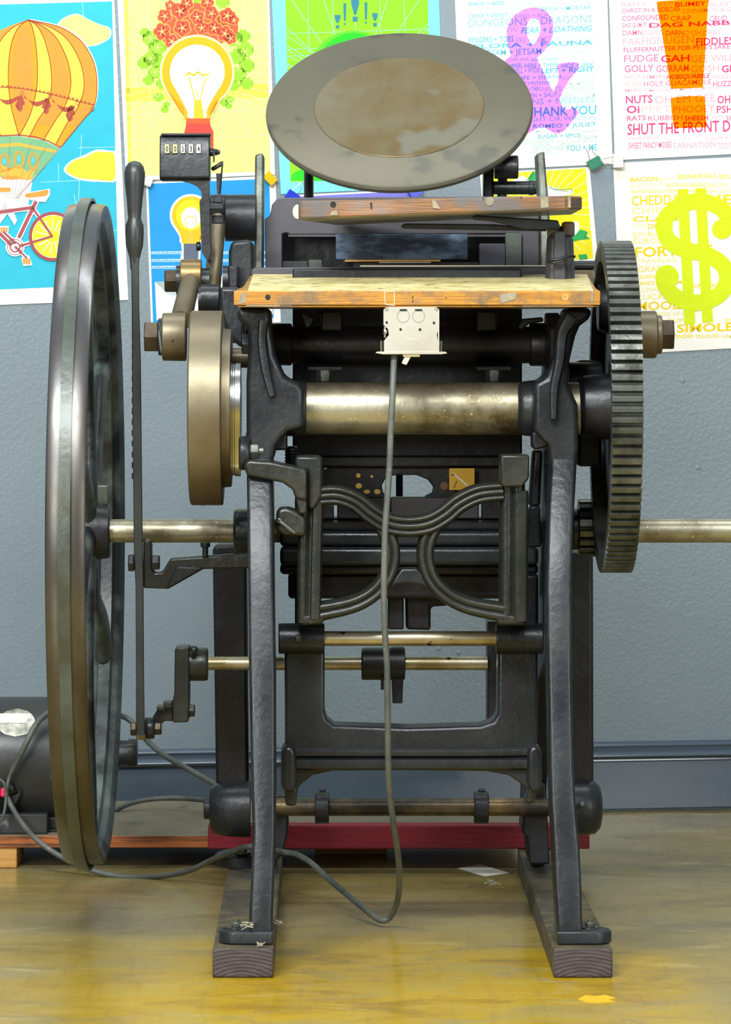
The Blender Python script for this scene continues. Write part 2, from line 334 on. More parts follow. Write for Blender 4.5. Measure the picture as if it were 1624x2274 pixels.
def inkm(c):
    if isinstance(c, str): return M[c]
    if c not in INK: INK[c] = mat('ink_%02x%02x%02x' % c, c, tuple(int(v*.97) for v in c), 40, .7)
    return INK[c]
def sheet(quad, label, paper='paper_white', name='poster'):
    b = MB(); b.ringface([[WP(x, y, .0022) for x, y in quad], [WP(x, y, .0004) for x, y in quad]])
    o = b.build(name, paper); tag(o, label, 'poster', 'posters hung on the grey wall'); return o
def line(pts, w, closed=False):
    out = []; n = len(pts)
    for i in range(n if closed else n-1):
        (x0, y0), (x1, y1) = pts[i], pts[(i+1) % n]; d = math.hypot(x1-x0, y1-y0) or 1
        nx, ny = -(y1-y0)/d*w/2, (x1-x0)/d*w/2; ex, ey = (x1-x0)/d*w*.25, (y1-y0)/d*w*.25
        out.append([(x0+nx-ex, y0+ny-ey), (x1+nx+ex, y1+ny+ey), (x1-nx+ex, y1-ny+ey), (x0-nx-ex, y0-ny-ey)])
    return out
def clipq(polys, quad):
    cx = sum(p[0] for p in quad)/4; cy = sum(p[1] for p in quad)/4; out = []
    for pl in polys:
        for i in range(4):
            (ax, ay), (bx, by) = quad[i], quad[(i+1) % 4]; sg = 1 if (bx-ax)*(cy-ay)-(by-ay)*(cx-ax) > 0 else -1
            dd = lambda p: sg*((bx-ax)*(p[1]-ay)-(by-ay)*(p[0]-ax)); res = []
            for j in range(len(pl)):
                p, q_ = pl[j], pl[(j+1) % len(pl)]; dp, dq = dd(p), dd(q_)
                if dp >= 0: res.append(p)
                if dp*dq < 0: t = dp/(dp-dq); res.append((p[0]+(q_[0]-p[0])*t, p[1]+(q_[1]-p[1])*t))
            pl = res
            if len(pl) < 3: break
        if len(pl) >= 3: out.append(pl)
    return out
def ell(cx, cy, rx, ry, n=28, a0=0, a1=360, rot=0):
    c, s_ = math.cos(math.radians(rot)), math.sin(math.radians(rot)); r = []
    full = abs(a1-a0) >= 360; m = n if full else n+1
    for k in range(m):
        a = math.radians(a0+(a1-a0)*k/n); x, y = rx*math.cos(a), ry*math.sin(a); r.append((cx+x*c-y*s_, cy+x*s_+y*c))
    return r
def ringp(cx, cy, rx, ry, w, n=36, a0=0, a1=360):
    a = ell(cx, cy, rx, ry, n, a0, a1); b = ell(cx, cy, rx-w, ry-w, n, a0, a1); m = len(a)
    cl = abs(a1-a0) >= 360
    return [[a[i], a[(i+1) % m], b[(i+1) % m], b[i]] for i in range(m if cl else m-1)]
def smooth(pts, sm=4, closed=True):
    n = len(pts); out = []
    for i in range(n if closed else n-1):
        g = (lambda j: pts[j % n]) if closed else (lambda j: pts[min(max(j, 0), n-1)])
        p0, p1, p2, p3 = [Vector((*g(j), 0)) for j in (i-1, i, i+1, i+2)]
        for k in range(sm):
            t = k/sm; q = .5*((2*p1)+(p2-p0)*t+(2*p0-5*p1+4*p2-p3)*t*t+(3*p1-p0-3*p2+p3)*t**3); out.append((q.x, q.y))
    if not closed: out.append(pts[-1])
    return out
def grow(poly, d):
    cx = sum(p[0] for p in poly)/len(poly); cy = sum(p[1] for p in poly)/len(poly); out = []
    for x, y in poly:
        l = math.hypot(x-cx, y-cy) or 1; out.append((x+(x-cx)/l*d, y+(y-cy)/l*d))
    return out
def textpolys(txt, x0, x1, yb, h, bold=0.0, shear=0.0, tilt=-.036, rot180=False):
    """letters of the built-in font fitted between columns x0..x1, baseline yb at x0, cap height h (px)"""
    cu = bpy.data.curves.new('t', 'FONT'); cu.body = txt; cu.size = 1; cu.resolution_u = 2; cu.offset = min(bold*.62+.005, .022); cu.shear = shear
    ob = bpy.data.objects.new('t', cu); C.objects.link(ob)
    dg = bpy.context.evaluated_depsgraph_get(); me = bpy.data.meshes.new_from_object(ob.evaluated_get(dg))
    vs_ = [v.co.copy() for v in me.vertices]; fs = [list(p.vertices) for p in me.polygons]
    bpy.data.objects.remove(ob); bpy.data.curves.remove(cu); bpy.data.meshes.remove(me)
    if not vs_: return []
    xa = min(v.x for v in vs_); xb = max(v.x for v in vs_); sx = (x1-x0)/(xb-xa); out = []
    for f in fs:
        pl = []
        for i in f:
            x = (vs_[i].x-xa)*sx; y = vs_[i].y/.70*h
            if rot180: x, y = (x1-x0)-x, -y
            pl.append((x0+x, yb-y+x*tilt))
        out.append(pl)
    return out
def lines_of_text(rows, parent, k, names='lettering'):
    by = {}
    for txt, x0, x1, yb, h, col, bold, sh in rows:
        by.setdefault(col, []).extend(textpolys(txt, x0, x1, yb, h, bold, sh))
    for i, (col, pl) in enumerate(by.items()): flat(pl, k, names, col, parent)

# ---- balloon poster
p1 = sheet([(-170, -190), (244, -204), (285, 666), (-124, 682)], 'poster of a striped yellow and orange hot-air balloon lifting a bicycle on blue')
flat([[(-150, 14), (249, 3), (263, 632), (-120, 648)]], 1, 'printed_sky', (40, 184, 210), p1)
sc = lambda pts: [(x/2.619, y/2.619) for x, y in pts]
gr = []
for a in ([(480, 0), (483, 100)], [(475, 780), (455, 1200)], [(340, 950), (340, 1055)], [(240, 1060), (460, 1050)], [(455, 860), (670, 855)], [(655, 1340), (690, 1340)], [(430, 1130), (470, 1320)]): gr += line(sc(a), 1)
flat(gr, 2, 'printed_grid', (190, 240, 240), p1)
cl1 = sc(smooth([(340, 190), (350, 130), (405, 95), (460, 88), (520, 125), (575, 145), (635, 165), (635, 215), (590, 245), (530, 262), (440, 255)], 3))
cl2 = sc(smooth([(375, 990), (420, 935), (500, 905), (560, 875), (630, 880), (672, 895), (674, 1045), (600, 1052), (520, 1050), (440, 1035)], 3))
flat([grow(cl1, 3), cl2 and grow(cl2, 2)], 2, 'printed_cloud_edge', (250, 252, 248), p1); flat([cl1], 3, 'printed_cloud', (246, 236, 130), p1); flat([grow(cl2, -3)], 3, 'printed_cloud', (238, 234, 50), p1)
YR = [115, 150, 200, 260, 370, 500, 620, 700, 790]
def col_(b, yend=None): return [(x, y if i < 8 else (yend or y)) for i, (x, y) in enumerate(zip(b, YR))]
G = [col_([165, 60, -40, -120, -190, -210, -180, -140, -90]), col_([165, 90, 30, -10, -60, -90, -70, -40, 5]), col_([165, 115, 85, 65, 50, 50, 65, 85, 110]),
     col_([165, 185, 198, 209, 217, 215, 190, 160, 112]), col_([165, 215, 245, 268, 293, 300, 270, 220, 168], 800), col_([165, 245, 310, 352, 398, 412, 376, 322, 255], 812),
     col_([165, 275, 360, 415, 470, 490, 455, 400, 325], 838), col_([165, 330, 425, 490, 548, 565, 545, 480, 352], 857)]
G = [smooth(sc(g), 4, False) for g in G]
outer = G[0]+[(-40, 300)]+G[-1][::-1]
flat([[(x+(3 if x > 63 else 0), y-2) for x, y in G[-1]]+[(134, 331), (72, 402), (60, 470), (0, 470), (-60, 300)]+G[0][::-1]], 4, 'printed_outline', (252, 252, 250), p1)
ca, cb = (240, 158, 6), (238, 220, 74)
for i in range(7):
    a, b_ = G[i], G[i+1]; flat([[a[j], b_[j], b_[j+1], a[j+1]] for j in range(len(a)-1)], 5, 'printed_gore', ca if i % 2 == 0 else cb, p1)
for i in range(0, 7, 2):   # inner lighter panel of every orange gore
    a, b_ = G[i], G[i+1]; q = lambda j, t: (a[j][0]*(1-t)+b_[j][0]*t, a[j][1])
    n_ = len(a); flat([[q(j, .16), q(j, .84), q(j+1, .84), q(j+1, .16)] for j in range(4, n_-4)], 6, 'printed_gore', (238, 148, 50), p1)
ln = []
for g in G[1:]: ln += line(g, 2)
ln += line(sc([(-10, 790), (110, 785), (200, 795), (280, 820), (352, 857)]), 3) + line(sc(smooth([(0, 507), (120, 515), (250, 538), (400, 575), (545, 612)], 4, False)), 1.6)
gar = []
for (x, y) in ((128, 541), (290, 561), (450, 600), (537, 635)): gar += ringp(x/2.619, y/2.619, 4.6, 4.6, 1.3, 14)
for (x0_, y0_, x1_, y1_) in ((-30, 565, 110, 575), (140, 570, 275, 590), (305, 590, 435, 632)):
    up = smooth(sc([(x0_, y0_), ((x0_+x1_)/2, (y0_+y1_)/2+12), (x1_, y1_-18)]), 5, False); dn = smooth(sc([(x0_, y0_-16), ((x0_+x1_)/2, (y0_+y1_)/2+38), (x1_, y1_)]), 5, False)
    gar.append(up+dn[::-1])
for (x, y) in ((118, 650), (270, 665), (410, 708)): gar.append(sc([(x-4, y-95), (x-28, y-40), (x-14, y-32), (x-14, y-8), (x, y), (x+14, y-16), (x+12, y-36), (x+28, y-44), (x+12, y-95)]))
flat(ln+gar, 7, 'printed_linework', (170, 74, 52), p1)
for x in range(0, 545, 22): pass
flat([ell(x/2.619, (500+(abs(x)/545)**1.5*108)/2.619, 3.2, 2.6, 10) for x in range(-8, 545, 24)], 7, 'printed_scallops', (190, 96, 50), p1)
flat([sc([(-90, 795), (110, 792), (250, 815), (350, 862), (255, 975), (180, 1048), (100, 1040), (-20, 1025)])], 6, 'printed_skirt', (118, 176, 130), p1)
flat([sc([(-10, 838), (110, 830), (300, 868), (330, 878), (320, 888), (110, 850), (-10, 858)]), sc([(-40, 1010), (0, 950), (60, 990), (110, 960), (160, 1000), (215, 955), (180, 1048), (90, 1040)])], 7, 'printed_skirt_band', (252, 176, 60), p1)
flat([p_ for x, y in ((25, 945), (110, 930), (195, 940)) for p_ in ringp(x/2.619, y/2.619, 12, 20, 4, 16)]+[ell(62/2.619, 1032/2.619, 22, 4.5, 18)], 8, 'printed_petals', (250, 150, 50), p1)
flat([ell(x/2.619, y/2.619, 4, 7, 10) for x, y in ((25, 940), (110, 925), (195, 935))], 9, 'printed_petals', (84, 190, 210), p1)
rp = []
for x in (-20, 10, 40, 70, 100, 130, 160): rp += line(sc([(x, 1035), (x*.35+48, 1160)]), .7)
rp += line(sc([(350, 862), (90, 1165)]), 1)+line(sc([(255, 975), (82, 1160)]), .8)+line(sc([(180, 830), (120, 1035)]), .8)+line(sc([(60, 800), (45, 1025)]), .8)+line(sc([(270, 850), (160, 1040)]), .8)
flat(rp, 9, 'printed_ropes', (150, 120, 110), p1)
w_ = []   # white halo of the bicycle, then its frame, wheels, pedals
sb = lambda pts: [(x/5.413, 360+y/5.413) for x, y in pts]
bike = [([(0, 600), (390, 545)], 7), ([(430, 480), (230, 900)], 8), ([(400, 560), (620, 880)], 5), ([(630, 890), (250, 1005)], 5), ([(0, 860), (130, 990)], 7), ([(45, 840), (180, 970)], 5), ([(185, 1020), (320, 1150)], 4)]
for pts, w in bike: w_ += line(sb(pts), w+5)
flat(w_+[ell(118, 525, 52, 55), ell(33.5, 548.5, 21, 21), sb([(285, 400), (300, 370), (600, 320), (600, 400), (545, 480), (410, 470), (390, 430), (290, 435)]), sb([(40, 440), (220, 440), (150, 560), (205, 700), (175, 760), (90, 620), (0, 740), (-20, 640), (90, 560)]), sb([(255, 1150), (350, 1120), (390, 1240), (280, 1250)]), sb([(-10, 770), (105, 765), (100, 845), (0, 850)]), sb([(-10, 300), (130, 300), (140, 370), (-10, 370)])], 10, 'printed_halo', (252, 252, 250), p1)
flat(ringp(118, 525, 54, 55, 7), 11, 'printed_tyre', (160, 74, 78), p1)
flat([ell(118, 525, 46, 47)], 11, 'printed_wheel', (246, 236, 40), p1)
flat([q for a in range(0, 360, 24) for q in line([(118+14*math.cos(math.radians(a)), 525+14*math.sin(math.radians(a))), (118+38*math.cos(math.radians(a+4)), 525+38*math.sin(math.radians(a+4)))], 3.2)], 12, 'printed_spokes', (252, 250, 190), p1)
fr = []
for pts, w in bike: fr += line(sb(pts), w)
flat(fr+ringp(33.5, 548.5, 18, 18, 1.4)+ringp(33.5, 548.5, 12, 12, 3), 13, 'printed_bicycle_frame', (166, 78, 84), p1)
flat([smooth(sb([(300, 400), (330, 375), (480, 350), (560, 330), (585, 350), (570, 390), (520, 410), (330, 425)]), 3)]+[sb([(270+i*32, 1160), (298+i*32, 1155), (306+i*32, 1225), (280+i*32, 1230)]) for i in range(3)]+[sb([(5+i*30, 785), (30+i*30, 782), (32+i*30, 835), (8+i*30, 838)]) for i in range(3)]+[sb([(-10, 305), (125, 305), (130, 355), (-10, 360)])], 13, 'printed_saddle', (252, 150, 60), p1)
# ---- yellow light bulb with flowers
p2 = sheet([(251, -206), (591, -218), (611, 388), (280, 402)], 'yellow poster of a glowing light bulb crowned with red flowers and green leaves')
flat([[(272, -150), (590, -160), (601, 380), (285, 392)]], 1, 'printed_ground', (250, 240, 136), p2)
flat([[(278, 196), (595, 186), (597, 216), (279, 226)], [(275, 0), (284, 0), (292, 392), (285, 392)]], 2, 'printed_ground_band', (248, 238, 80), p2)
rl = []
for k in range(-8, 9): rl += line([(430, 170+k*3), (276, 170+k*22)], .9)+line([(445, 170+k*3), (600, 160+k*22)], .9)
for x in (328, 378, 486, 540): rl += line([(x, -100), (x+8, 385)], 1)
for y in (80, 255, 312): rl += line([(278, y), (600, y-11)], 1)
flat(clipq(rl, [(272, -150), (590, -160), (601, 380), (285, 392)]), 3, 'printed_rays', (253, 248, 205), p2)
lv = []
for cx, cy, r_ in ((335, 85, 15), (350, 105, 16), (322, 72, 9), (335, 130, 14), (352, 135, 14), (320, 140, 12), (345, 160, 13), (330, 178, 10), (360, 185, 11), (352, 215, 9), (370, 232, 6), (366, 243, 7), (520, 85, 16), (540, 80, 13), (545, 110, 15), (528, 125, 15), (548, 145, 14), (530, 165, 15), (548, 185, 12), (520, 190, 10), (510, 222, 8), (498, 228, 7), (508, 235, 6), (445, 4, 12), (495, 5, 12)):
    r_ *= 1.3; pts = [(cx+(r_ if k % 2 else r_*.78)*math.cos(k*math.pi/8), cy+(r_ if k % 2 else r_*.78)*math.sin(k*math.pi/8)) for k in range(16)]; lv.append(pts)
flat(lv, 4, 'printed_leaves', (150, 216, 44), p2)
vn = []
for (cx, cy) in ((335, 85), (350, 105), (335, 130), (345, 160), (528, 95), (545, 115), (530, 150), (548, 170)):
    for a in range(0, 360, 60): vn += line([(cx, cy), (cx+10*math.cos(a/57.3), cy+10*math.sin(a/57.3))], 1.1)
flat(vn+[q for (cx, cy) in ((322, 160), (335, 195), (350, 210), (512, 225), (525, 215), (540, 215)) for q in ringp(cx, cy, 6, 6, 1.6, 12)], 5, 'printed_leaf_veins', (228, 244, 150), p2)
fl = [(360, 70, 20), (366, 36, 17), (405, 62, 20), (382, 92, 17), (400, 25, 20), (438, 38, 17), (415, 8, 16), (448, 62, 16), (476, 62, 18), (470, 30, 17), (505, 35, 19), (500, 75, 19), (460, 5, 16), (520, 45, 12), (512, 85, 14), (378, 12, 12)]
pet, pc, ce = [], [], []
for cx, cy, r_ in fl:
    for a in range(5):
        an = a*1.2566+cx; pc.append(ell(cx+r_*.55*math.cos(an), cy+r_*.55*math.sin(an), r_*.5, r_*.5, 12)); pet.append(ell(cx+r_*.55*math.cos(an), cy+r_*.55*math.sin(an), r_*.41, r_*.41, 12)); ce += line([(cx, cy), (cx+r_*.5*math.cos(an+.2), cy+r_*.5*math.sin(an+.2))], 1.2)
    ce.append(ell(cx, cy, r_*.16, r_*.16, 8))
flat([ell(430, 66, 74, 60, 30), ell(505, 60, 24, 34)], 5, 'printed_flower_ground', (226, 92, 52), p2)
flat(pc, 6, 'printed_flower_edges', (248, 190, 90), p2); flat(pet, 7, 'printed_petals', (228, 84, 56), p2); flat(ce, 8, 'printed_stamens', (252, 240, 150), p2)
def bulb(cx, cy, r, nb, half, d=0):   # outline of a light bulb, neck bottom at nb with half width
    a = [(cx+(r+d)*math.cos(t/57.3), cy+(r+d)*math.sin(t/57.3)) for t in range(140, 401, 10)]
    return smooth([(cx-half-d, nb), (cx-half-d-3, nb-r*.33)]+a+[(cx+half+d+3, nb-r*.33), (cx+half+d, nb)], 3)
flat([bulb(438, 160, 78, 262, 27, 5)], 9, 'printed_halo', (252, 246, 170), p2); flat([bulb(438, 160, 78, 264, 27)], 10, 'printed_bulb', (250, 180, 0), p2)
flat([bulb(438, 160, 61, 262, 19)], 11, 'printed_bulb_glow', (254, 252, 224), p2)
flat([[(432, 222), (447, 222), (453, 263), (430, 263)]]+line([(433, 222), (420, 172)], 2.5)+line([(444, 222), (458, 172)], 2.5)+line([(438, 215), (438, 200)], 2)+line([(412, 168), (420, 162), (430, 167), (440, 160), (450, 167), (464, 165)], 4), 12, 'printed_filament', (250, 200, 40), p2)
flat([[(414, 263), (466, 263), (467, 278), (474, 292), (474, 345), (410, 345), (408, 300), (413, 280)]], 10, 'printed_bulb_base', (236, 72, 60), p2)
flat([[(414, 263), (466, 263), (467, 275), (413, 275)]], 11, 'printed_bulb_base', (246, 96, 50), p2)
# ---- blue light bulb
p3 = sheet([(324, 404), (612, 390), (624, 716), (336, 728)], 'blue poster of a small glowing light bulb with wavy water lines, below the yellow one')
flat([[(329, 408), (598, 397), (608, 706), (340, 718)]], 1, 'printed_ground', (20, 150, 222), p3)
flat([smooth([(344, 626), (358, 628), (368, 640), (375, 655)], 3, False)+[(470, 668), (480, 618), (520, 600), (604, 596), (606, 698), (348, 711)]], 2, 'printed_pale_shape', (226, 246, 240), p3)
wv = []
for y in (559, 576, 591):
    for x0, x1 in ((333, 405), (468, 590)):
        wv += line([(x0, y+1), (x1, y)], 2)
        for x in range(x0, x1, 6): wv += ringp(x+3, y+3, 3, 3, 1.1, 8)
flat(wv, 2, 'printed_wavy_lines', (214, 240, 250), p3)
flat([bulb(424, 478, 42, 540, 17, 5), [(402, 538), (404, 555), (401, 572), (405, 592), (443, 592), (447, 540)]], 3, 'printed_halo', (240, 250, 250), p3); flat([bulb(424, 478, 42, 541, 17)], 4, 'printed_bulb', (250, 190, 4), p3)
flat([ell(424, 478, 33, 35)], 5, 'printed_bulb_glow', (232, 242, 20), p3); flat([ell(424, 484, 22, 24)], 6, 'printed_bulb_glow', (254, 254, 222), p3)
flat(line([(418, 514), (411, 485), (423, 480), (437, 485), (430, 514)], 1.5)+[[(419, 514), (429, 514), (431, 541), (417, 541)]], 7, 'printed_filament', (244, 190, 60), p3)
flat([[(408, 541), (442, 541), (440, 580), (408, 580)]], 7, 'printed_bulb_base', (92, 104, 122), p3)
# ---- green poster
p4 = sheet([(595, -190), (968, -204), (990, 414), (624, 431)], 'pale turquoise bordered green poster with exclamation marks behind the ink disc', mat('turquoise_paper', (124, 236, 240), None, 1, .75))
flat([[(630, -150), (948, -162), (957, 395), (645, 404)]], 1, 'printed_ground', (140, 214, 20), p4)
rl = []
for k in (-9, -6, -4, -2.6, -1.3, 0, 1.3, 2.6, 4, 6, 9): rl += line([(790+k*4, 190), (790+k*60, -20)], 2)
for x in (683, 738, 843, 897): rl += line([(x, -60), (x+8, 395)], 1.8)
for y in (75, 110, 125): rl += line([(633, y), (953, y-11)], 1.8)
for k in range(4): rl += line([(634, 78+k*22), (760, 160+k*10)], 1.8)+line([(953, 64+k*22), (830, 160+k*10)], 1.8)
flat(clipq(rl, [(630, -150), (948, -162), (957, 395), (645, 404)]), 2, 'printed_rays', (150, 236, 170), p4)
flat([ell(785, 160, 98, 92, 40)], 3, 'printed_hill', (96, 222, 24), p4); flat([ell(785, 168, 86, 95, 40)], 4, 'printed_hill', (20, 222, 20), p4)
flat([[(646, 400), (648, 388), (665, 377), (690, 378), (720, 390), (740, 402)]], 3, 'printed_hill', (30, 214, 24), p4)
def excl(x, y0, y1, w, dw, dy):
    return [smooth([(x-w, y0), (x+w, y0), (x+w*.95, y0+(y1-y0)*.4), (x+2, y1), (x-2, y1), (x-w*.95, y0+(y1-y0)*.4)], 1), [(x-dw, y1+dy), (x+dw, y1+dy), (x+dw, y1+dy+dw*2), (x-dw, y1+dy+dw*2)]]
flat(excl(789, -6, 33, 9, 5.4, 4)+excl(766, 7, 46, 3, 2, 5)+excl(813, 5, 43, 3, 2, 5)+excl(750, 33, 51, 6.5, 3.6, 5)+excl(833, 29, 46, 6, 3.8, 5), 3, 'printed_exclamation_marks', (44, 128, 150), p4)
# ---- lilac poster under it
p5 = sheet([(640, 434), (935, 420), (945, 640), (652, 652)], 'lilac poster showing only its top edge under the green one')
flat([[(655, 437), (912, 424), (922, 630), (664, 640)]], 1, 'printed_ground', (126, 124, 214), p5)
# ---- ampersand poster
TE, TP = (84, 194, 212), (184, 216, 208)
p6 = sheet([(1003, -190), (1343, -202), (1361, 364), (1026, 380)], 'white poster of blue word pairs under a big purple ampersand')
q = lambda z: 1000+z/2.6026
rows = []
def row6(items, yb, h):
    for t, a, b_, c_, bo, sh in items: rows.append((t, q(a), q(b_), (yb+(a-105)*.0)/2.6026, h/2.6026, c_, bo, sh))
row6([('BIRDS + BEES', 105, 312, TE, .01, .25), ('BLACK + WHITE', 322, 500, TP, .02, 0), ('BONNIE + CLYDE', 510, 812, TP, 0, 0)], 34, 20)
row6([('BREAD + BUTTER', 205, 520, TP, 0, .2), ('BRICK + MORTAR', 528, 816, TE, 0, 0)], 64, 24)
row6([('CEASE + DESIST', 105, 335, TE, .01, 0), ('CRASH + BURN', 345, 600, TP, .01, 0), ('CUT + PASTE', 615, 818, TP, .01, 0)], 103, 20)
row6([('DUNGEONS + DRAGONS', 105, 822, (140, 198, 200), -.004, 0)], 156, 44)
row6([('EBB + FLOW', 108, 395, TP, -.012, 0), ('FEAR + LOATHING', 408, 822, TE, .015, .3)], 194, 34)
row6([('FINGERS + TOES', 110, 368, TE, .015, 0), ('FIRE + BRIMSTONE', 380, 655, TP, 0, 0), ('FISH + CHIPS', 665, 828, TP, 0, 0)], 250, 34)
row6([('FLORA + FAUNA', 135, 828, TE, .04, 0)], 282, 26)
row6([('FLOTSAM + JETSAM', 130, 528, TE, 0, 0), ('FRICK + FRACK', 540, 830, TP, -.01, 0)], 325, 34)
row6([('GOBLINS', 310, 455, TP, .02, 0), ('GIN + TONIC', 468, 640, TE, 0, 0), ('GOOD + EVIL', 650, 830, TP, 0, 0)], 355, 18)
row6([('HANSEL', 335, 420, TE, .02, 0), ('HERE + THERE', 430, 625, TE, .01, 0), ('HIDE + SEEK', 640, 832, TE, .01, .3)], 392, 24)
row6([('JEKYLL + HYDE', 340, 518, TE, 0, 0), ('LEFT + RIGHT', 528, 832, TE, .04, 0)], 424, 28)
row6([('LIFE + DEATH', 395, 640, TE, 0, 0), ('LOVE + HATE', 650, 834, TP, 0, 0)], 462, 22)
row6([('MEAT + POTATOES', 380, 585, TE, .01, 0), ('MOM + POP', 690, 836, TP, 0, 0)], 494, 20)
row6([('NOW + THEN', 400, 520, TE, 0, 0), ('NUTS + BOLTS', 530, 836, TP, .02, 0)], 530, 28)
row6([('OPEN + SHUT', 420, 620, TE, -.005, 0), ('PEACHES + CREAM', 630, 838, TP, 0, 0)], 566, 26)
row6([('PINS + NEEDLES', 430, 838, (150, 216, 222), .01, 0)], 606, 34)
row6([('PLEASE +', 250, 400, TE, .03, 0), ('THANK YOU', 440, 845, TE, .02, 0)], 674, 52)
row6([('RIGHT OR WRONG', 420, 845, (160, 214, 220), 0, 0)], 706, 26)
row6([('ROMEO + JULIET', 480, 846, TE, .01, 0)], 742, 24)
row6([('SMOKE + MIRRORS', 480, 740, TP, 0, 0), ('SALT', 765, 846, TP, 0, 0)], 768, 16)
row6([('SUGAR + SPICE', 505, 755, TE, .015, 0), ('SUN', 770, 848, TP, 0, 0)], 800, 22)
row6([('THUNDER + LIGHTNING', 420, 850, TP, -.01, 0)], 838, 32)
row6([('TORTOISE + HARE', 470, 655, TP, .02, 0), ('YOU + ME', 668, 850, TE, .005, 0)], 874, 36)
row6([('WAR + PEACE', 455, 600, TP, .01, 0)], 896, 16)
rows = [(t, a, b_, y-(0.036*0), h, c_, bo, sh) for t, a, b_, y, h, c_, bo, sh in rows]
lines_of_text(rows, p6, 1)
zz = lambda pts: [(q(x), y/2.6026) for x, y in pts]
amp = smooth(zz([(470, 45), (415, 60), (355, 105), (328, 170), (330, 250), (352, 318), (330, 345), (290, 380), (260, 440), (250, 540), (280, 650), (340, 730), (400, 770), (445, 777), (500, 745), (540, 735), (580, 755), (630, 772), (680, 735), (742, 648), (742, 640)]), 3, False)+smooth(zz([(742, 640), (705, 615), (690, 630), (665, 620), (640, 600), (635, 570), (650, 520), (690, 450), (740, 420), (738, 360), (690, 355), (640, 365), (622, 385), (630, 420), (628, 470), (598, 530), (560, 450), (530, 400), (500, 345), (560, 280), (592, 210), (598, 150), (580, 95), (530, 55)]), 3, False)
amph = smooth(zz([(475, 105), (448, 130), (442, 180), (460, 240), (478, 262), (505, 225), (522, 170), (515, 125)]), 3)
ampl = smooth(zz([(370, 405), (345, 450), (340, 540), (380, 640), (450, 690), (500, 660), (470, 600), (420, 500)]), 3)
M['amp'] = overprint('purple_ink', (230, 150, 246)); M['excl'] = overprint('orange_ink', (255, 140, 2)); M['lime'] = overprint('lime_ink', (222, 244, 0))
def flat_holes(loops, k, name, m, parent, base=.0022):
    from mathutils.geometry import tessellate_polygon
    vv = [Vector((x, y, 0)) for lp in loops for x, y in lp]; tri = tessellate_polygon([[Vector((x, y, 0)) for x, y in lp] for lp in loops])
    return flat([[(vv[i].x, vv[i].y) for i in t] for t in tri], k, name, m, parent, base)
amp = zz([(470, 43), (420, 55), (370, 90), (340, 130), (326, 180), (328, 230), (340, 280), (352, 318), (330, 340), (300, 370), (270, 420), (255, 500), (270, 600), (310, 690), (370, 750), (440, 777), (480, 755), (510, 738), (540, 735), (570, 750), (600, 768), (632, 772), (670, 745), (742, 655), (742, 645), (720, 622), (704, 618), (692, 630), (672, 632), (650, 615), (636, 590), (632, 575), (650, 530), (690, 460), (725, 420), (742, 395), (746, 362), (700, 358), (640, 365), (620, 375), (618, 400), (628, 430), (625, 470), (598, 530), (570, 480), (540, 415), (510, 355), (500, 335), (540, 300), (575, 255), (595, 200), (598, 150), (585, 100), (555, 62), (510, 45)])
amph = zz(smooth([(478, 105), (450, 128), (442, 180), (456, 230), (478, 262), (505, 225), (522, 170), (512, 122)], 2))
ampl = zz(smooth([(372, 420), (345, 470), (345, 560), (380, 640), (430, 680), (470, 660), (440, 590), (410, 500)], 2))
flat_holes([amp, amph, ampl], 2, 'printed_ampersand', 'amp', p6)
# ---- exclamation poster
PK, PL, PM = (224, 58, 128), (236, 170, 186), (234, 112, 158)
p7 = sheet([(1346, -190), (1720, -205), (1742, 336), (1366, 356)], 'white poster of pink words under a huge orange exclamation mark')
rows = []
row6([('BALLS', 990, 1132, PL, 0, 0), ('BLEEP', 1148, 1290, (240, 200, 206), 0, 0), ('BLIMEY', 1302, 1480, PK, .015, 0), ('BLAST', 1500, 1640, PL, 0, 0)], 38, 26)
row6([('CHRIST IN A SIDECAR', 992, 1332, PM, .008, 0), ('CINNAMON & GRAVY', 1342, 1720, PL, 0, 0)], 76, 26)
row6([('CONFOUNDED', 994, 1262, PM, .015, 0), ('CRAP', 1275, 1395, PM, 0, 0), ('CRUD', 1500, 1600, PM, .01, .3)], 122, 30)
row6([('DAD GUM IT', 995, 1136, PM, .015, 0), ('DAG NABBIT', 1150, 1700, PK, .05, 0)], 160, 26)
row6([('DAMN', 998, 1112, PM, 0, 0), ('DANG', 1122, 1235, PL, -.01, 0), ("DARN", 1245, 1350, PM, .01, 0), ("D'OH", 1360, 1450, PL, 0, 0), ('DRAT', 1462, 1570, PL, 0, 0)], 206, 30)
row6([('FARFIGNUGEN', 1000, 1408, PL, -.01, 0), ('FIDDLESTICKS', 1422, 1800, PK, .02, 0)], 262, 42)
row6([("FLUFFERNUTTER FOR PETE'S SAKE", 1003, 1618, PM, .02, 0)], 302, 26)
row6([('FUDGE', 1006, 1205, PM, 0, 0), ('GAH', 1218, 1385, PK, .05, 0), ('GEE WILLIKERS', 1395, 1780, PL, 0, 0)], 360, 40)
row6([('GOLLY', 1008, 1178, PM, .02, 0), ('GORRAM', 1192, 1380, PM, .01, 0), ('GOSH', 1392, 1555, PL, 0, 0), ('GREAT', 1570, 1760, PK, .03, 0)], 418, 40)
row6([('HECK', 1010, 1105, PL, 0, 0), ('HMPH', 1116, 1240, PL, 0, 0), ('HOBSQUABBLE', 1250, 1505, PK, .02, .25), ('HOGWASH', 1520, 1720, PL, 0, 0)], 458, 26)
row6([('HOLY COW', 1012, 1110, PL, .01, 0), ('HOLY GUACAMOLE', 1120, 1510, PM, 0, 0), ('HUZZAH', 1520, 1680, PM, .02, 0)], 500, 30)
row6([('MERCY', 1012, 1140, PL, .01, 0), ("MOTHER'S MILK IN A CUP", 1150, 1560, PL, 0, 0)], 532, 18)
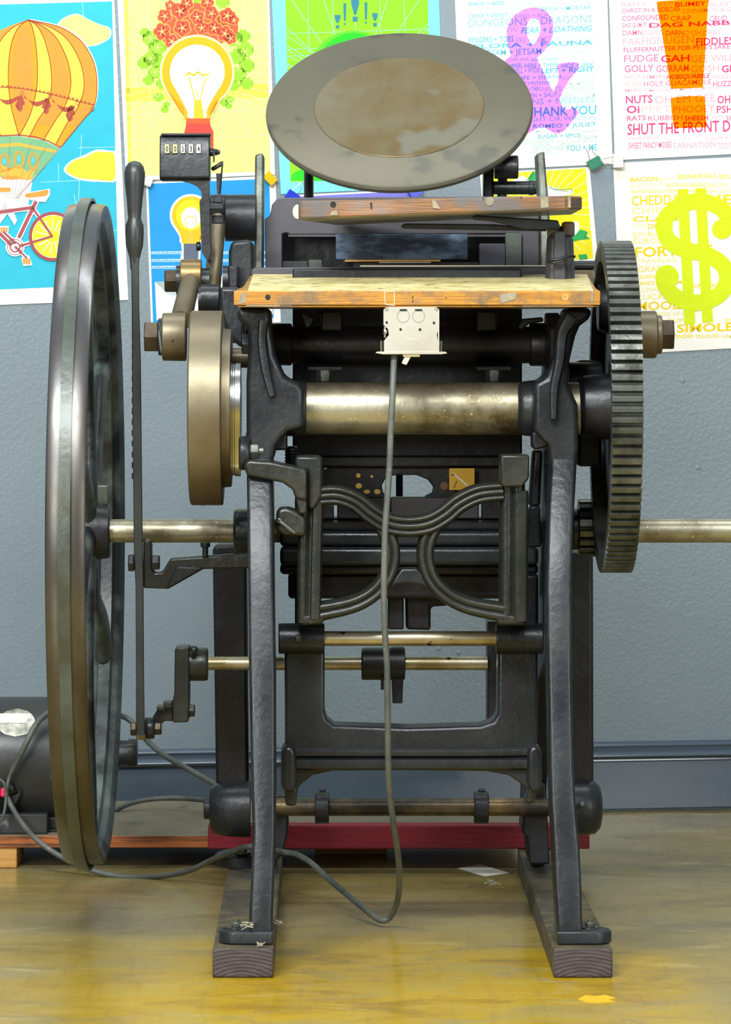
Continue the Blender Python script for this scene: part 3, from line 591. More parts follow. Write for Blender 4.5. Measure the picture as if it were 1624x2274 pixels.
row6([('NUTS', 1016, 1170, PK, .015, 0), ('OH EM GEE', 1184, 1530, PL, -.008, 0), ('OH SNAP', 1545, 1760, PK, .02, 0)], 598, 44)
row6([('Oi', 1020, 1095, PK, .04, 0), ('PFFT', 1106, 1280, (240, 196, 202), 0, 0), ('PHOOEY', 1290, 1530, PL, 0, 0), ('PSHAW', 1542, 1740, PK, .01, 0)], 654, 42)
row6([('RATS', 1022, 1132, PM, .03, 0), ('RUBBISH', 1144, 1345, PM, 0, 0), ('SHEESH', 1356, 1492, PK, .02, 0), ('SHOOT', 1502, 1580, PL, 0, 0), ('SHUCKS', 1592, 1750, PM, .01, .2)], 698, 28)
row6([('SHUT THE FRONT DOOR', 1026, 1770, PK, .012, 0)], 780, 64)
row6([('SON OF A BISCUIT', 1028, 1215, PL, .01, 0), ('SON OF A BEE STING', 1226, 1465, (240, 196, 202), .01, 0), ('SON OF A GUN', 1475, 1680, PL, .01, 0)], 808, 16)
row6([('SWEET FANCY MOSES', 1030, 1280, PM, .008, 0), ('TARNATION', 1285, 1535, PL, 0, 0), ('TOOTS', 1545, 1640, PL, .01, 0)], 860, 34)
lines_of_text(rows, p7, 1)
EX = [zz(smooth([(1197, 20), (1205, 8), (1320, 0), (1485, -10), (1490, 0), (1486, 120), (1462, 480), (1450, 505), (1300, 512), (1280, 505), (1272, 490), (1235, 250), (1205, 80)], 2)), zz(smooth([(1278, 580), (1290, 563), (1380, 555), (1460, 555), (1472, 565), (1478, 650), (1480, 725), (1465, 735), (1320, 740), (1298, 735), (1290, 715), (1280, 640)], 2))]
flat(EX, 2, 'printed_exclamation_mark', 'excl', p7)
# ---- dollar poster
YE, YP = (244, 214, 0), (240, 224, 96)
p8 = sheet([(1362, 362), (1745, 344), (1762, 766), (1381, 787)], 'white poster of yellow words under a big lime dollar sign')
rows = []; q8 = lambda z: 1360+z/5.167
def row8(items, yb, h):
    for t, a, b_, c_, bo, sh in items: rows.append((t, q8(a), q8(b_), 360+yb/5.167, h/5.167, c_, bo, sh))
row8([('BACON', 210, 520, YE, .04, 0), ('BANK', 540, 735, (244, 238, 170), 0, 0)], 225, 48)
row8([('BANKROLL', 755, 1210, (250, 230, 60), .015, 0), ('BILLS', 1230, 1500, YP, .01, 0)], 195, 54)
row8([('BILLS BISCUITS', 215, 610, (244, 238, 170), 0, 0), ('BONES', 630, 880, YP, .01, 0), ('BREAD', 895, 1090, (250, 236, 90), .02, 0), ('BUCKS', 1110, 1320, YP, 0, 0)], 290, 46)
row8([('BUNDLES', 220, 500, (250, 238, 100), .02, 0), ('BUTTER', 520, 735, (250, 236, 90), .02, 0), ('CABBAGE', 750, 1030, YP, 0, 0), ('CASH', 1042, 1180, (250, 232, 50), .02, .25), ('CENTS', 1198, 1380, YP, 0, 0)], 358, 38)
row8([('CHEDDAR', 222, 860, YE, .01, 0), ('CHEESE', 870, 1800, YE, .05, 0)], 500, 112)
row8([('CHIPS', 228, 640, (244, 230, 120), -.015, 0), ('COIN', 1200, 1380, YE, .01, 0)], 600, 76)
row8([('CLAMS', 236, 860, YE, .05, 0)], 686, 62)
row8([('COPPER', 245, 400, (244, 238, 170), 0, 0), ('DINERO', 412, 700, YE, .02, 0)], 768, 58)
row8([('DOUBLOONS', 240, 700, (242, 224, 90), -.005, 0)], 856, 52)
row8([('EUROS', 245, 560, (242, 226, 100), -.01, 0)], 942, 68)
row8([('FORTUNE', 262, 1150, YE, .035, 0)], 1090, 112)
row8([('FRANKLINS', 300, 740, (244, 234, 140), 0, 0)], 1160, 50)
row8([('GRAND', 295, 680, (242, 222, 80), -.008, 0)], 1265, 70)
row8([('GUINEAS', 285, 620, (250, 230, 60), .015, 0)], 1340, 42)
row8([("KING'S RANSOM", 270, 800, (250, 228, 40), .03, 0)], 1415, 42)
row8([('LINCOLN', 940, 1250, YE, .02, 0)], 1440, 44)
row8([('LUNAR', 310, 560, (244, 234, 140), 0, 0)], 1490, 52)
row8([('LUCRE', 300, 640, (252, 236, 90), 0, 0), ('MARK', 700, 830, YE, .02, 0)], 1580, 62)
row8([('MOOLAH', 285, 1000, YE, .015, 0)], 1702, 96)
row8([('PIECES OF EIGHT', 470, 1000, (244, 230, 120), 0, 0)], 1770, 44)
row8([('POUND', 1290, 1500, (250, 228, 50), 0, 0), ('RUPEES', 640, 960, (242, 224, 90), 0, 0)], 1845, 50)
row8([('SIMOLEONS', 742, 1800, YE, .04, 0)], 1955, 92)
row8([('TENDER', 690, 935, (250, 228, 40), .02, 0), ('TREASURE', 948, 1230, YP, .01, 0), ('WAMPUM', 1245, 1500, YP, 0, 0)], 2024, 42)
lines_of_text(rows, p8, 1)
def stroke(pts, w, sm=6):
    P_ = smooth(pts, sm, False); L_, R_ = [], []
    for i in range(len(P_)):
        a, b_ = P_[max(i-1, 0)], P_[min(i+1, len(P_)-1)]; d = math.hypot(b_[0]-a[0], b_[1]-a[1]) or 1; nx, ny = -(b_[1]-a[1])/d*w/2, (b_[0]-a[0])/d*w/2
        L_.append((P_[i][0]+nx, P_[i][1]+ny)); R_.append((P_[i][0]-nx, P_[i][1]-ny))
    return [[L_[i], L_[i+1], R_[i+1], R_[i]] for i in range(len(P_)-1)]
e8 = lambda pts: [(q8(x), 360+y/5.167) for x, y in pts]
ds = stroke(e8([(1290, 760), (1330, 640), (1220, 510), (1000, 450), (780, 500), (620, 640), (600, 790), (680, 930), (860, 1010), (1080, 1060), (1260, 1170), (1320, 1330), (1260, 1490), (1100, 1590), (900, 1610), (720, 1540), (600, 1400), (620, 1330)]), 36)
ds += [ell(q8(1260), 360+770/5.167, 22, 22), ell(q8(630), 360+1315/5.167, 26, 26)]+line(e8([(810, 340), (845, 1000)]), 24)+line(e8([(1015, 330), (1050, 1000)]), 24)+line(e8([(850, 1000), (890, 1830)]), 24)+line(e8([(1050, 1000), (1095, 1810)]), 24)
for k_, d_ in ((2, ds[-4:]), (3, ds[:-6]), (4, ds[-6:-4])): flat(d_, k_, 'printed_dollar_sign', (216, 236, 0), p8)
# ---- yellow sunburst
p9 = sheet([(1066, 384), (1310, 371), (1334, 640), (1086, 655)], 'yellow sunburst poster with green leaf shapes beside the big gear')
flat([[(1085, 386), (1301, 374), (1318, 574), (1100, 587)]], 1, 'printed_ground', (248, 234, 10), p9)
rl = []
for a in range(-176, 10, 9): rl += line([(1195+40*math.cos(a/57.3), 470+40*math.sin(a/57.3)), (1195+min(112/max(abs(math.cos(a/57.3)), .01), 92/max(abs(math.sin(a/57.3)), .01))*math.cos(a/57.3), 470+min(112/max(abs(math.cos(a/57.3)), .01), 92/max(abs(math.sin(a/57.3)), .01))*math.sin(a/57.3))], 1.8)
for a in (12, 24, 36, 48): rl += line([(1230+30*math.cos(a/57.3), 490+30*math.sin(a/57.3)), (1230+88*math.cos(a/57.3), 490+88*math.sin(a/57.3))], 1.8)
flat(clipq(rl, [(1085, 386), (1301, 374), (1318, 574), (1100, 587)]), 2, 'printed_rays', (254, 250, 190), p9)
flat([smooth([(1140, 400), (1165, 390), (1168, 402), (1190, 404), (1222, 420), (1245, 425), (1268, 422), (1270, 432), (1200, 436), (1140, 412)], 3), smooth([(1270, 495), (1284, 492), (1286, 510), (1275, 528), (1268, 520)], 3)], 3, 'printed_white_petals', (250, 252, 246), p9)
flat([smooth([(1172, 398), (1182, 394), (1186, 378), (1194, 400), (1186, 404)], 2), smooth([(1268, 530), (1280, 520), (1290, 510), (1306, 516), (1300, 522), (1310, 530), (1290, 532), (1272, 536)], 3)]+line([(1222, 415), (1228, 420), (1250, 421), (1270, 420), (1270, 430)], 1.2)+[[(1285, 566), (1303, 564), (1306, 575), (1288, 577)]], 4, 'printed_leaves', (40, 176, 90), p9)
# ---- binder clips that hold the sheets together
def clip(px, py, rot, col, label, handles=True, s=1.0, wire='chrome'):
    m_ = col if isinstance(col, str) else mat('clip_enamel', col, None, 1, .3)
    n = Vector((YWS, -1, 0)).normalized(); cpos = WP(px, py, .012); tx = Vector((1, YWS, 0)).normalized(); up = Vector((0, 0, 1)); a = math.radians(rot)
    ux = tx*math.cos(a)+up*math.sin(a); uy = -tx*math.sin(a)+up*math.cos(a); w, h = .0105*s, .0075*s
    b = MB(); prof = [(-.0105, -h), (-.0105, -h+.001), (-.004, h), (.0005, h), (.0005, -h), (-.0035, -h*1.1)]
    b.ringface([[cpos+ux*sx_*w+uy*v_-n*(-u_) for u_, v_ in [(-.009, h), (-.008, -h), (.004, -h), (.001, h)]] for sx_ in (-1, 1)])
    o = b.build('binder_clip', m_, bevel=.0006); tag(o, label, 'clip', 'binder clips between the posters')
    if handles:
        t = MB()
        t.tube([cpos+ux*(-w*.6)+uy*h+n*.004, cpos+ux*(-w*.35)+uy*(h+.012*s)+n*.006, cpos+ux*(-w*.25)+uy*(h+.019*s)+n*.006, cpos+ux*(w*.25)+uy*(h+.019*s)+n*.006, cpos+ux*(w*.35)+uy*(h+.012*s)+n*.006, cpos+ux*(w*.6)+uy*h+n*.004], .0006, 8, 3)
        t.build('wire_handle', wire, o)
    return o
clip(1322, 362, 28, (20, 120, 90), 'green binder clip at the bottom corner of the ampersand poster', s=1.1)
clip(600, 396, -45, (246, 176, 10), 'yellow binder clip at the bottom corner of the yellow bulb poster', False)
clip(650, 436, -35, (24, 50, 190), 'blue binder clip at the left corner of the green poster')
clip(924, 428, 35, (24, 50, 190), 'blue binder clip at the right corner of the green poster')
M['clear'] = mat('milky_clear_plastic', (236, 234, 230), None, 1, .25)
clip(1373, 357, 92, 'clear', 'milky clip with wire handles joining the pink and yellow word posters', s=1.1)
clip(330, 402, 70, 'clear', 'milky clip at the left bottom corner of the yellow bulb poster', s=.8)
# ================================================================ THE PLATEN PRESS
press = empty('printing_press', (.1, .45, .036), 'old black cast-iron platen printing press with big flywheel, gear and round ink disc', 'printing press')
def part(b, name, m, parent=press, bevel=.0015, **k): return b.build(name, m, parent, bevel, **k)
YG, YC = .27, .45            # depth of the main shaft and of the flywheel shaft
# ---- flywheel
sinr = lambda half, Y: (half/F)*(D+Y)/math.sqrt(1+(half/F)**2)
rw, rb = sinr(733, YC), sinr(751, YC); zc = Z(1183, YC)
fy = YC-rw; xa, xb = X(99, fy), X(188, fy); w = xb-xa; o0 = Vector((xa, YC, zc))
rim = MB().lathe(o0, (1, 0, 0), [(0, rw-.003), (.003, rw-.001), (.3*w, rw), (.7*w, rw), (w-.003, rw-.001), (w, rw-.003), (w, rw-.012), (w-.006, rw-.024), (.72*w, rw-.028), (.66*w, rw-.040), (.34*w, rw-.040), (.28*w, rw-.028), (.006, rw-.024), (0, rw-.012)], 160, caps=False, closed=True)
for f_ in rim.bm.faces:
    c_ = f_.calc_center_median(); f_.material_index = 0 if math.hypot(c_.y-YC, c_.z-zc) > rw-.0035 else 1
flyw = part(rim, 'flywheel', ['rim', 'rim_in'], bevel=0, angle=35)
xm = xa+.5*w; sh = Z(1179, YC)
part(MB().profX([(176, 66), (182, 68), (206, 66), (243, 60), (245, 57)], 1179, YC), 'flywheel_hub', 'iron_dark', flyw, 0)
for k in range(6):
    a0 = math.radians(12+60*k); pts = []; rr = []
    for i in range(9):
        t = i/8; r_ = .034+(rw-.036-.034)*t; a = a0+math.radians(34)*math.sin(t*math.pi*.5)**1.3-math.radians(14)*t*t
        pts.append(Vector((xm-.004+.006*(1-t), YC+r_*math.cos(a), zc+r_*math.sin(a)))); rr.append(.019-.007*math.sin(t*math.pi)+.003*t)
    b = MB().tube(pts, rr, 14, 3)
    for v in b.bm.verts: v.co.x = xm+(v.co.x-xm)*.62
    b.build('spoke', 'rim_in', flyw)
part(MB().box(216, 1078, 240, 1122, YC-.01, YC+.004), 'shaft_key', 'worn_rail', flyw)
part(MB().cylX(244, 1700, 1179, 26, YC), 'flywheel_shaft', 'shaft', bevel=0)
part(MB().profX([(519, 42), (523, 47), (532, 48), (556, 48)], 1178, YC), 'shaft_bearing', 'iron')
part(MB().profX([(1270, 46), (1284, 46), (1286, 42)], 1175, YC), 'shaft_bearing', 'iron')
# ---- big gear
rg = R(368, YG); zg = Z(903, YG); gf = YG-rg; x0, x1 = X(1360, gf), X(1430, gf); N = 102
b = MB(); ro, ri, rk = rg, rg-.0085, rg-.026; ringo = []
for k in range(N):
    for f_, r_ in ((-.27, ro), (.0, ro+.0002), (.27, ro), (.40, ri), (.60, ri)):
        a = 2*math.pi*(k+f_-.03)/N; ringo.append((r_*math.cos(a), r_*math.sin(a)))
rings = [[(x0, YG+(y*(rk/math.hypot(y, z))), zg+z*(rk/math.hypot(y, z))) for y, z in ringo], [(x0, YG+y, zg+z) for y, z in ringo], [(x1, YG+y, zg+z) for y, z in ringo], [(x1, YG+(y*(rk/math.hypot(y, z))), zg+z*(rk/math.hypot(y, z))) for y, z in ringo]]
b.ringface(rings, caps=False, closed=True)
gear = part(b, 'drive_gear', 'gear', bevel=0, angle=25)
part(MB().lathe((x0+.018, YG, zg), (1, 0, 0), [(0, rk+.001), (.008, rk+.001)], 64), 'gear_web', 'iron_dark', gear)
part(MB().lathe((x0-.028, YG, zg), (1, 0, 0), [(0, .034), (.006, .04), (.05, .044)], 40), 'gear_hub', 'iron_dark', gear)
part(MB().lathe((x0+.002, YG+.07, zg+.13), (1, 0, 0), [(0, .03), (.016, .036)], 32), 'crank_pin_boss', 'iron_dark', gear)
part(MB().profX([(1392, 52), (1452, 53), (1458, 52)], 743, YG), 'crank_pin_collar', 'brown_steel', gear)
part(MB().profX([(1458, 43), (1468, 43), (1470, 41)], 743, YG), 'washer', 'brown_steel', gear)
part(MB().hexX(1466, 1496, 743, 37, YG), 'hex_nut', 'nut_steel', gear, bevel=.001)
part(MB().lathe((X(1440, YG), YG-R(52, YG)+.001, Z(748, YG)), (0, -1, 0), [(0, R(2.6, YG)), (.0008, R(2.6, YG))], 12), 'oil_hole', 'black', gear, bevel=0)
# pinion
rp_ = R(62, YC); zp = Z(1171, YC); xp0, xp1 = X(1285, YC), X(1334, YC); pr = []
for k in range(17):
    for f_, r_ in ((-.25, rp_), (.25, rp_), (.4, rp_-.008), (.6, rp_-.008)):
        a = 2*math.pi*(k+f_)/17; pr.append((r_*math.cos(a), r_*math.sin(a)))
part(MB().ringface([[(x_, YC+y, zp+z) for y, z in pr] for x_ in (xp0, xp1)]), 'pinion', 'gear', bevel=0, angle=25)
part(MB().cylX(1318, 1334, 1171, 66, YC+.001), 'pinion_flange', 'brass', bevel=0)
# ---- crank disc on the left of the main shaft
Yd = YG; rd = sinr(216, YG); zd = Z(906, YG); df = YG-rd; xd0, xd1 = X(415, df), X(489, df)
disc = part(MB().lathe((xd0, YG, zd), (1, 0, 0), [(0, rd-.002), (.002, rd), (xd1-xd0-.001, rd), (xd1-xd0, rd-.001), (xd1-xd0, rd-.022), (xd1-xd0+.0005, rd-.023), (xd1-xd0+.011, rd-.024), (xd1-xd0+.011, .02)], 96), 'crank_disc', 'brown_steel', bevel=0, angle=30)
part(MB().profX([(361, 51), (363, 53), (411, 54), (414, 52)], 748, YG), 'crank_pin_collar', 'brown_steel', disc)
part(MB().profX([(352, 41), (360, 42), (362, 42)], 748, YG), 'washer', 'iron', disc)
part(MB().hexX(321, 353, 748, 37, YG), 'hex_nut', 'nut_steel', disc, bevel=.001)
part(MB().lathe((X(386, YG), YG-R(54, YG)+.001, Z(757, YG)), (0, -1, 0), [(0, R(2.6, YG)), (.0008, R(2.6, YG))], 12), 'oil_hole', 'black', disc, bevel=0)
# cam with bright track
def hullpts(y1, z1, r1, y2, z2, r2, n=26):
    c1, c2 = Vector((y1, z1)), Vector((y2, z2)); d = c2-c1; L = d.length; th = math.atan2(d.y, d.x); al = math.acos((r1-r2)/L); o_ = []
    for k in range(n+1):
        a = th+al+(2*math.pi-2*al)*k/n; o_.append((c1.x+r1*math.cos(a), c1.y+r1*math.sin(a)))
    for k in range(n+1):
        a = th-al+2*al*k/n; o_.append((c2.x+r2*math.cos(a), c2.y+r2*math.sin(a)))
    return o_
hp = lambda s_: hullpts(YG, Z(898, YG), R(92+s_, YG), YG-.01, Z(1015, YG), R(42+s_, YG))
xc0, xc1 = X(505, YG-.05), X(533, YG-.05)
prof = [(xc0-.004, -2), (xc0, -2), (xc0, 0), (xc0+.0055, 0), (xc0+.0065, -2.2), (xc0+.0085, -2.2), (xc0+.0095, 0), (xc1, 0), (xc1, -4)]
part(MB().ringface([[(x_, y, z) for y, z in hp(s_)] for x_, s_ in prof]), 'cam_track', 'chrome', bevel=0, angle=50)
part(MB().cylX(500, 506, 900, 160, YG, 60), 'cam_plate', 'iron_dark', bevel=0)
part(MB().cylX(486, 604, 795, 22, YG+.06), 'shaft_stub', 'brown_steel')
part(MB().hexX(537, 560, 764, 26, YG-.03), 'hex_nut', 'iron')
# ---- main shaft and frame
part(MB().cylX(560, 1300, 907, 58, YG, 64), 'main_shaft', 'shaft', bevel=0)
part(MB().cylX(610, 1240, 766, 41, .36, 48), 'cross_shaft', 'iron_dark', bevel=0)
part(MB().profX([(604, 46), (645, 47), (649, 44)], 765, .36), 'cross_shaft_collar', 'iron_dark'); part(MB().profX([(1176, 46), (1180, 48), (1222, 48)], 765, .36), 'cross_shaft_collar', 'iron_dark')
for xx in (722, 1097):
    part(MB().profX([(xx-42, 5), (xx+42, 5)], 819, .32).bm and MB().box(xx-40, 813, xx+40, 824, .30, .36), 'bolt_pad', 'iron_dark')
    p_ = P(xx, 848, .30); part(MB().lathe(p_, (0, 0, 1), [(0, R(19, .3)), (.016, R(19, .3))], 6), 'hex_bolt', 'worn_rail', bevel=.001)
def loft(secs, depth):   # secs = (py, pxL, pxR, Y) front edge of a leg
    m = MB(); rings = []
    for py, a, b_, Y in secs:
        l, r_ = P(a, py, Y), P(b_, py, Y); dd = depth if not isinstance(depth, dict) else depth.get(py, .05)
        e = .003
        rings.append([l+Vector((e, 0, 0)), r_-Vector((e, 0, 0)), r_+Vector((0, e, 0)), r_+Vector((0, dd, 0)), l+Vector((0, dd, 0)), l+Vector((0, e, 0))])
    m.ringface(rings); return m
# left side frame: front leg, then the web and rear leg behind it
secL = [(2098, 553, 607, .02), (2040, 553, 605, .025), (1960, 557, 608, .032), (1850, 561, 612, .045), (1700, 557, 612, .06), (1500, 553, 612, .085), (1300, 551, 608, .11), (1120, 549, 606, .15), (1040, 548, 604, .18), (960, 546, 610, .20)]
frL = part(loft(secL, .06), 'side_frame', 'iron', bevel=.002, angle=50)
def sideweb(xc, t):
    m = MB(); x0_, x1_ = xc-t/2, xc+t/2
    outer = [(.07, .06), (.115, .30), (.17, .48), (.205, .66), (.235, .80), (.34, .82), (.44, .72), (.56, .50), (.74, .09), (.80, .055), (.80, .038), (.69, .038), (.64, .16), (.50, .32), (.34, .36), (.22, .30), (.13, .06), (.11, .0375), (.06, .0375)]
    return m.plateX(outer, x0_, x1_)
part(sideweb(-.0935, .02), 'frame_web', 'iron_dark', frL, bevel=.003)
secR = [(2096, 1238, 1296, .02), (2040, 1237, 1294, .025), (1960, 1232, 1292, .032), (1880, 1229, 1288, .04), (1780, 1223, 1279, .05), (1700, 1221, 1275, .06), (1600, 1219, 1273, .075), (1500, 1217, 1271, .085), (1300, 1214, 1270, .11), (1150, 1218, 1275, .14), (1040, 1224, 1281, .18), (960, 1226, 1285, .20)]
frR = part(loft(secR, .06), 'side_frame', 'iron', bevel=.002, angle=50)
part(sideweb(.2865, .02), 'frame_web', 'iron_dark', frR, bevel=.003)
# rear legs seen beyond
def bar(pts, d, m='iron_dark'):
    return MB().prism(pts, d[0], d[1])
part(MB().prism([(1165, 1730), (1213, 1740), (1222, 1920), (1176, 1920), (1170, 1860), (1160, 1850)], .62, .72), 'rear_leg', 'iron_dark', frR, bevel=.003)
part(MB().prism([(604, 1760), (640, 1770), (640, 1850), (628, 1900), (604, 1920)], .62, .72), 'rear_leg', 'iron_dark', frL, bevel=.003)
# upper frame castings with table brackets and shaft housings
part(MB().prism([(523, 684), (601, 684), (602, 722), (612, 790), (632, 838), (664, 850), (676, 868), (676, 950), (640, 958), (626, 972), (612, 990), (608, 1024), (548, 1040), (547, 850), (552, 770), (549, 726), (531, 712)], .185, .31), 'frame_head', 'iron', frL, bevel=.007, seg=3)
part(MB().prism([(1314, 684), (1312, 706), (1288, 724), (1278, 748), (1266, 800), (1262, 850), (1284, 900), (1286, 1000), (1280, 1034), (1222, 1040), (1220, 990), (1196, 968), (1186, 955), (1186, 852), (1214, 838), (1232, 790), (1236, 730), (1256, 700), (1258, 684)], .185, .31), 'frame_head', 'iron', frR, bevel=.007, seg=3)
part(MB().profX([(600, 59), (618, 63), (650, 64), (670, 62), (679, 58), (681, 48)], 905, YG-.012, 48), 'bearing_housing', 'iron', frL)
part(MB().profX([(1149, 46), (1152, 54), (1162, 60), (1185, 63), (1230, 60), (1250, 50)], 907, YG-.012, 48), 'bearing_housing', 'iron', frR)
part(MB().ribbon([(586, 712), (582, 760), (590, 820), (604, 880)], [24, 20, 22, 14], .172, .2, 1, 0), 'stiffening_rib', 'iron', frL, 0)
part(MB().ribbon([(1272, 704), (1250, 740), (1244, 800), (1232, 860), (1230, 930)], [40, 26, 22, 20, 14], .172, .2, 1, 0), 'stiffening_rib', 'iron', frR, 0)
part(MB().box(605, 962, 638, 1000, .21, .25), 'bearing_cap', 'iron_dark', frL, .003); part(MB().prism([(1182, 958), (1224, 958), (1224, 990), (1188, 1000), (1182, 992)], .21, .25), 'bearing_cap', 'iron_dark', frR, .003)
part(MB().box(1284, 800, 1336, 1036, .34, .40), 'gear_guard_bracket', 'iron_dark', frR, .004)
part(MB().cylX(1262, 1338, 860, 56, .33), 'gear_bearing', 'iron_dark', frR)
# feet
def foot(xs, sgn, par):
    c0, c1 = P(xs[0], 2098, .02), P(xs[1], 2098, .02); x0_, x1_ = min(c0.x, c1.x), max(c0.x, c1.x); m = MB(); pts = []
    zb = .0365; zt = .053; n_ = 10
    base = []
    if sgn < 0:
        base = [(x1_, .015)]+[(x0_+.022+.022*math.cos(a), .038+.022*math.sin(a)) for a in [math.radians(270-9*k) for k in range(0, 20)]]+[(x1_, .075)]
    else:
        base = [(x0_, .015)]+[(x1_-.022+.022*math.cos(a), .038+.022*math.sin(a)) for a in [math.radians(-90+9*k) for k in range(0, 20)]]+[(x0_, .075)]
    m.ringface([[(x, y, zb) for x, y in base], [(x, y, zt-.004) for x, y in base], [(x+(.002 if sgn < 0 else -.002), y+.001, zt) for x, y in base]])
    part(m, 'foot', 'iron', par, .002)
foot((485, 607), -1, frL); foot((1238, 1361), 1, frR)
def bolt(x, y, z, par, r_=.0085):
    part(MB().lathe((x, y, z), (0, 0, 1), [(0, r_*1.7), (.0015, r_*1.7)], 24), 'washer', 'worn_rail', par, 0)
    part(MB().lathe((x, y, z+.0015), (0, 0, 1), [(0, r_), (.006, r_)], 6), 'hex_bolt', 'worn_rail', par, .0006)
    part(MB().lathe((x, y, z+.0075), (0, 0, 1), [(0, r_*.5), (.003, r_*.5)], 12), 'bolt_end', 'worn_rail', par, 0)
bolt(X(525, .045), .045, .053, frL, .007); bolt(X(1311, .045), .045, .053, frR, .0065)
part(MB().lathe((X(530, .72), .72, .0365), (0, 0, 1), [(0, .034), (.014, .034), (.018, .030), (.021, .02)], 32), 'rear_foot', 'iron_dark', frL, 0)
bolt(X(538, .70), .70, .056, frL, .007)
# ---- bed legs on their pivot, outside the frames
YB = .66
part(MB().prism([(472, 1222), (478, 1210), (548, 1208), (552, 1740), (540, 1760), (480, 1760)], YB, YB+.05), 'bed_leg', 'iron_dark', bevel=.005, seg=3)
part(MB().prism([(1262, 1225), (1318, 1225), (1319, 1740), (1312, 1760), (1262, 1760)], YB, YB+.05), 'bed_leg', 'iron_dark', bevel=.005, seg=3)
part(MB().profX([(466, 36), (470, 50), (482, 58), (520, 62), (556, 62)], 1796, YB), 'pivot_boss', 'iron', bevel=0); part(MB().cylX(453, 470, 1795, 24, YB), 'pivot_pin', 'iron_dark')
part(MB().profX([(1262, 62), (1300, 62), (1322, 58), (1333, 46), (1337, 28)], 1793, YB), 'pivot_boss', 'iron', bevel=0)
part(MB().sphere(P(1293, 1787, YB-.05), .0045), 'oil_nipple', 'worn_rail', bevel=0)
part(MB().cylX(600, 1240, 1792, 20, .60), 'pivot_shaft', 'dirty_shaft', bevel=0)
for a, b_ in ((700, 731), (1053, 1085)):
    part(MB().cylX(a, b_, 1793, 36, .60), 'shaft_collar', 'iron_dark', bevel=.001); part(MB().cylX(a+10, b_-8, 1756, 6, .60, 6), 'set_screw', 'iron_dark', bevel=0)
# ---- platen: the dark plate, its webs and beams, seen from behind
plat = part(MB().prism([(650, 596), (1160, 596), (1160, 1040), (650, 1040)], .42, .45), 'platen', 'iron_dark', bevel=.003)
hole = [(850, 1072), (856, 1060), (880, 1055), (925, 1055), (950, 1064), (963, 1082), (958, 1096), (942, 1103)]
part(MB().prism([(655, 1036), (1152, 1036), (1152, 1106), (942, 1106), (945, 1101), (960, 1094), (963, 1082), (950, 1065), (925, 1055), (880, 1055), (858, 1060), (848, 1078), (852, 1096), (868, 1106), (655, 1106)], .42, .44), 'slotted_plate', 'iron_dark', plat, .002)
part(MB().prism([(655, 1012), (1152, 1012), (1152, 1038), (655, 1038)], .405, .44), 'plate_flange', 'iron_dark', plat, .003)
for a, b_ in ((655, 742), (749, 868), (868, 1064), (1070, 1155)):
    part(MB().box(a, 1104, b_, 1152, .405, .43), 'ledge_plate', 'grey_iron' if a in (868,) else 'iron', plat, .002)
part(MB().box(880, 1040, 895, 1110, .60, .63), 'rear_tie_rod', 'iron_dark', plat, 0)
def beam(y0, y1, Y0, m='iron', x0_=622, x1_=1196): part(MB().box(x0_, y0, x1_, y1, Y0, Y0+.06), 'cross_beam', m, plat, .006, seg=4)
beam(1150, 1182, .415, 'iron_dark', 640, 1180); beam(1180, 1214, .40); beam(1216, 1256, .385); beam(1252, 1276, .41); beam(1272, 1330, .44, 'iron_dark', 640, 1184)
part(MB().prism([(862, 1300), (897, 1300), (897, 1398), (862, 1398)], .47, .5), 'guide_bar', 'iron_dark', plat, .002)
part(MB().prism([(900, 1300), (1000, 1318), (1000, 1345), (957, 1348), (957, 1400), (902, 1398)], .48, .52), 'guide_bar', 'iron_dark', plat, .004)
part(MB().box(655, 1276, 700, 1400, .36, .42), 'rocker_arm', 'iron_dark', plat, .004); part(MB().box(1150, 1276, 1196, 1400, .36, .42), 'rocker_arm', 'iron_dark', plat, .004)
part(MB().prism([(1176, 1128), (1184, 1122), (1200, 1124), (1203, 1215), (1172, 1215)], .33, .36), 'side_lug', 'iron', plat, .004)
part(MB().prism([(1186, 1000), (1206, 1000), (1200, 1125), (1176, 1125)], .33, .38), 'side_lug', 'iron_dark', plat, .004)
part(MB().box(1083, 1380, 1107, 1622, .5, .56), 'rear_post', 'iron_dark', plat, .002)
# ---- rocker casting (lower yoke)
yoke = part(MB().prism([(632, 1430), (721, 1430), (721, 1580), (726, 1598), (742, 1611), (905, 1617), (1068, 1612), (1096, 1603), (1106, 1584), (1107, 1430), (1195, 1430), (1194, 1650), (1200, 1700), (1180, 1785), (1166, 1785), (1168, 1748), (1130, 1722), (1080, 1713), (905, 1711), (740, 1712), (694, 1722), (662, 1748), (656, 1790), (634, 1790), (628, 1700), (633, 1650)], .27, .33), 'rocker_yoke', 'iron', bevel=.006, seg=3)
part(MB().ribbon([(650, 1672), (760, 1672), (1060, 1672), (1180, 1670)], 20, .262, .29, 1, 0), 'moulded_rib', 'iron', yoke, 0)
part(MB().ribbon([(654, 1697), (760, 1697), (1060, 1697), (1178, 1697)], 27, .262, .29, 1, 0), 'moulded_rib', 'iron', yoke, 0)
for a, b_ in ((624, 658), (1172, 1204)):
    part(MB().prism([(a, 1672), (a+6, 1656), (b_-6, 1656), (b_, 1672), (b_+1, 1740), (b_-4, 1760), (a+6, 1760), (a, 1740)], .235, .3), 'pivot_ear', 'iron', yoke, .006, seg=3)
part(MB().prism([(632, 1740), (661, 1740), (658, 1790), (636, 1790)], .25, .3), 'ear_tail', 'iron2', yoke, .003)
part(MB().prism([(1176, 1740), (1202, 1740), (1184, 1784), (1166, 1784)], .25, .3), 'ear_tail', 'iron2', yoke, .003)
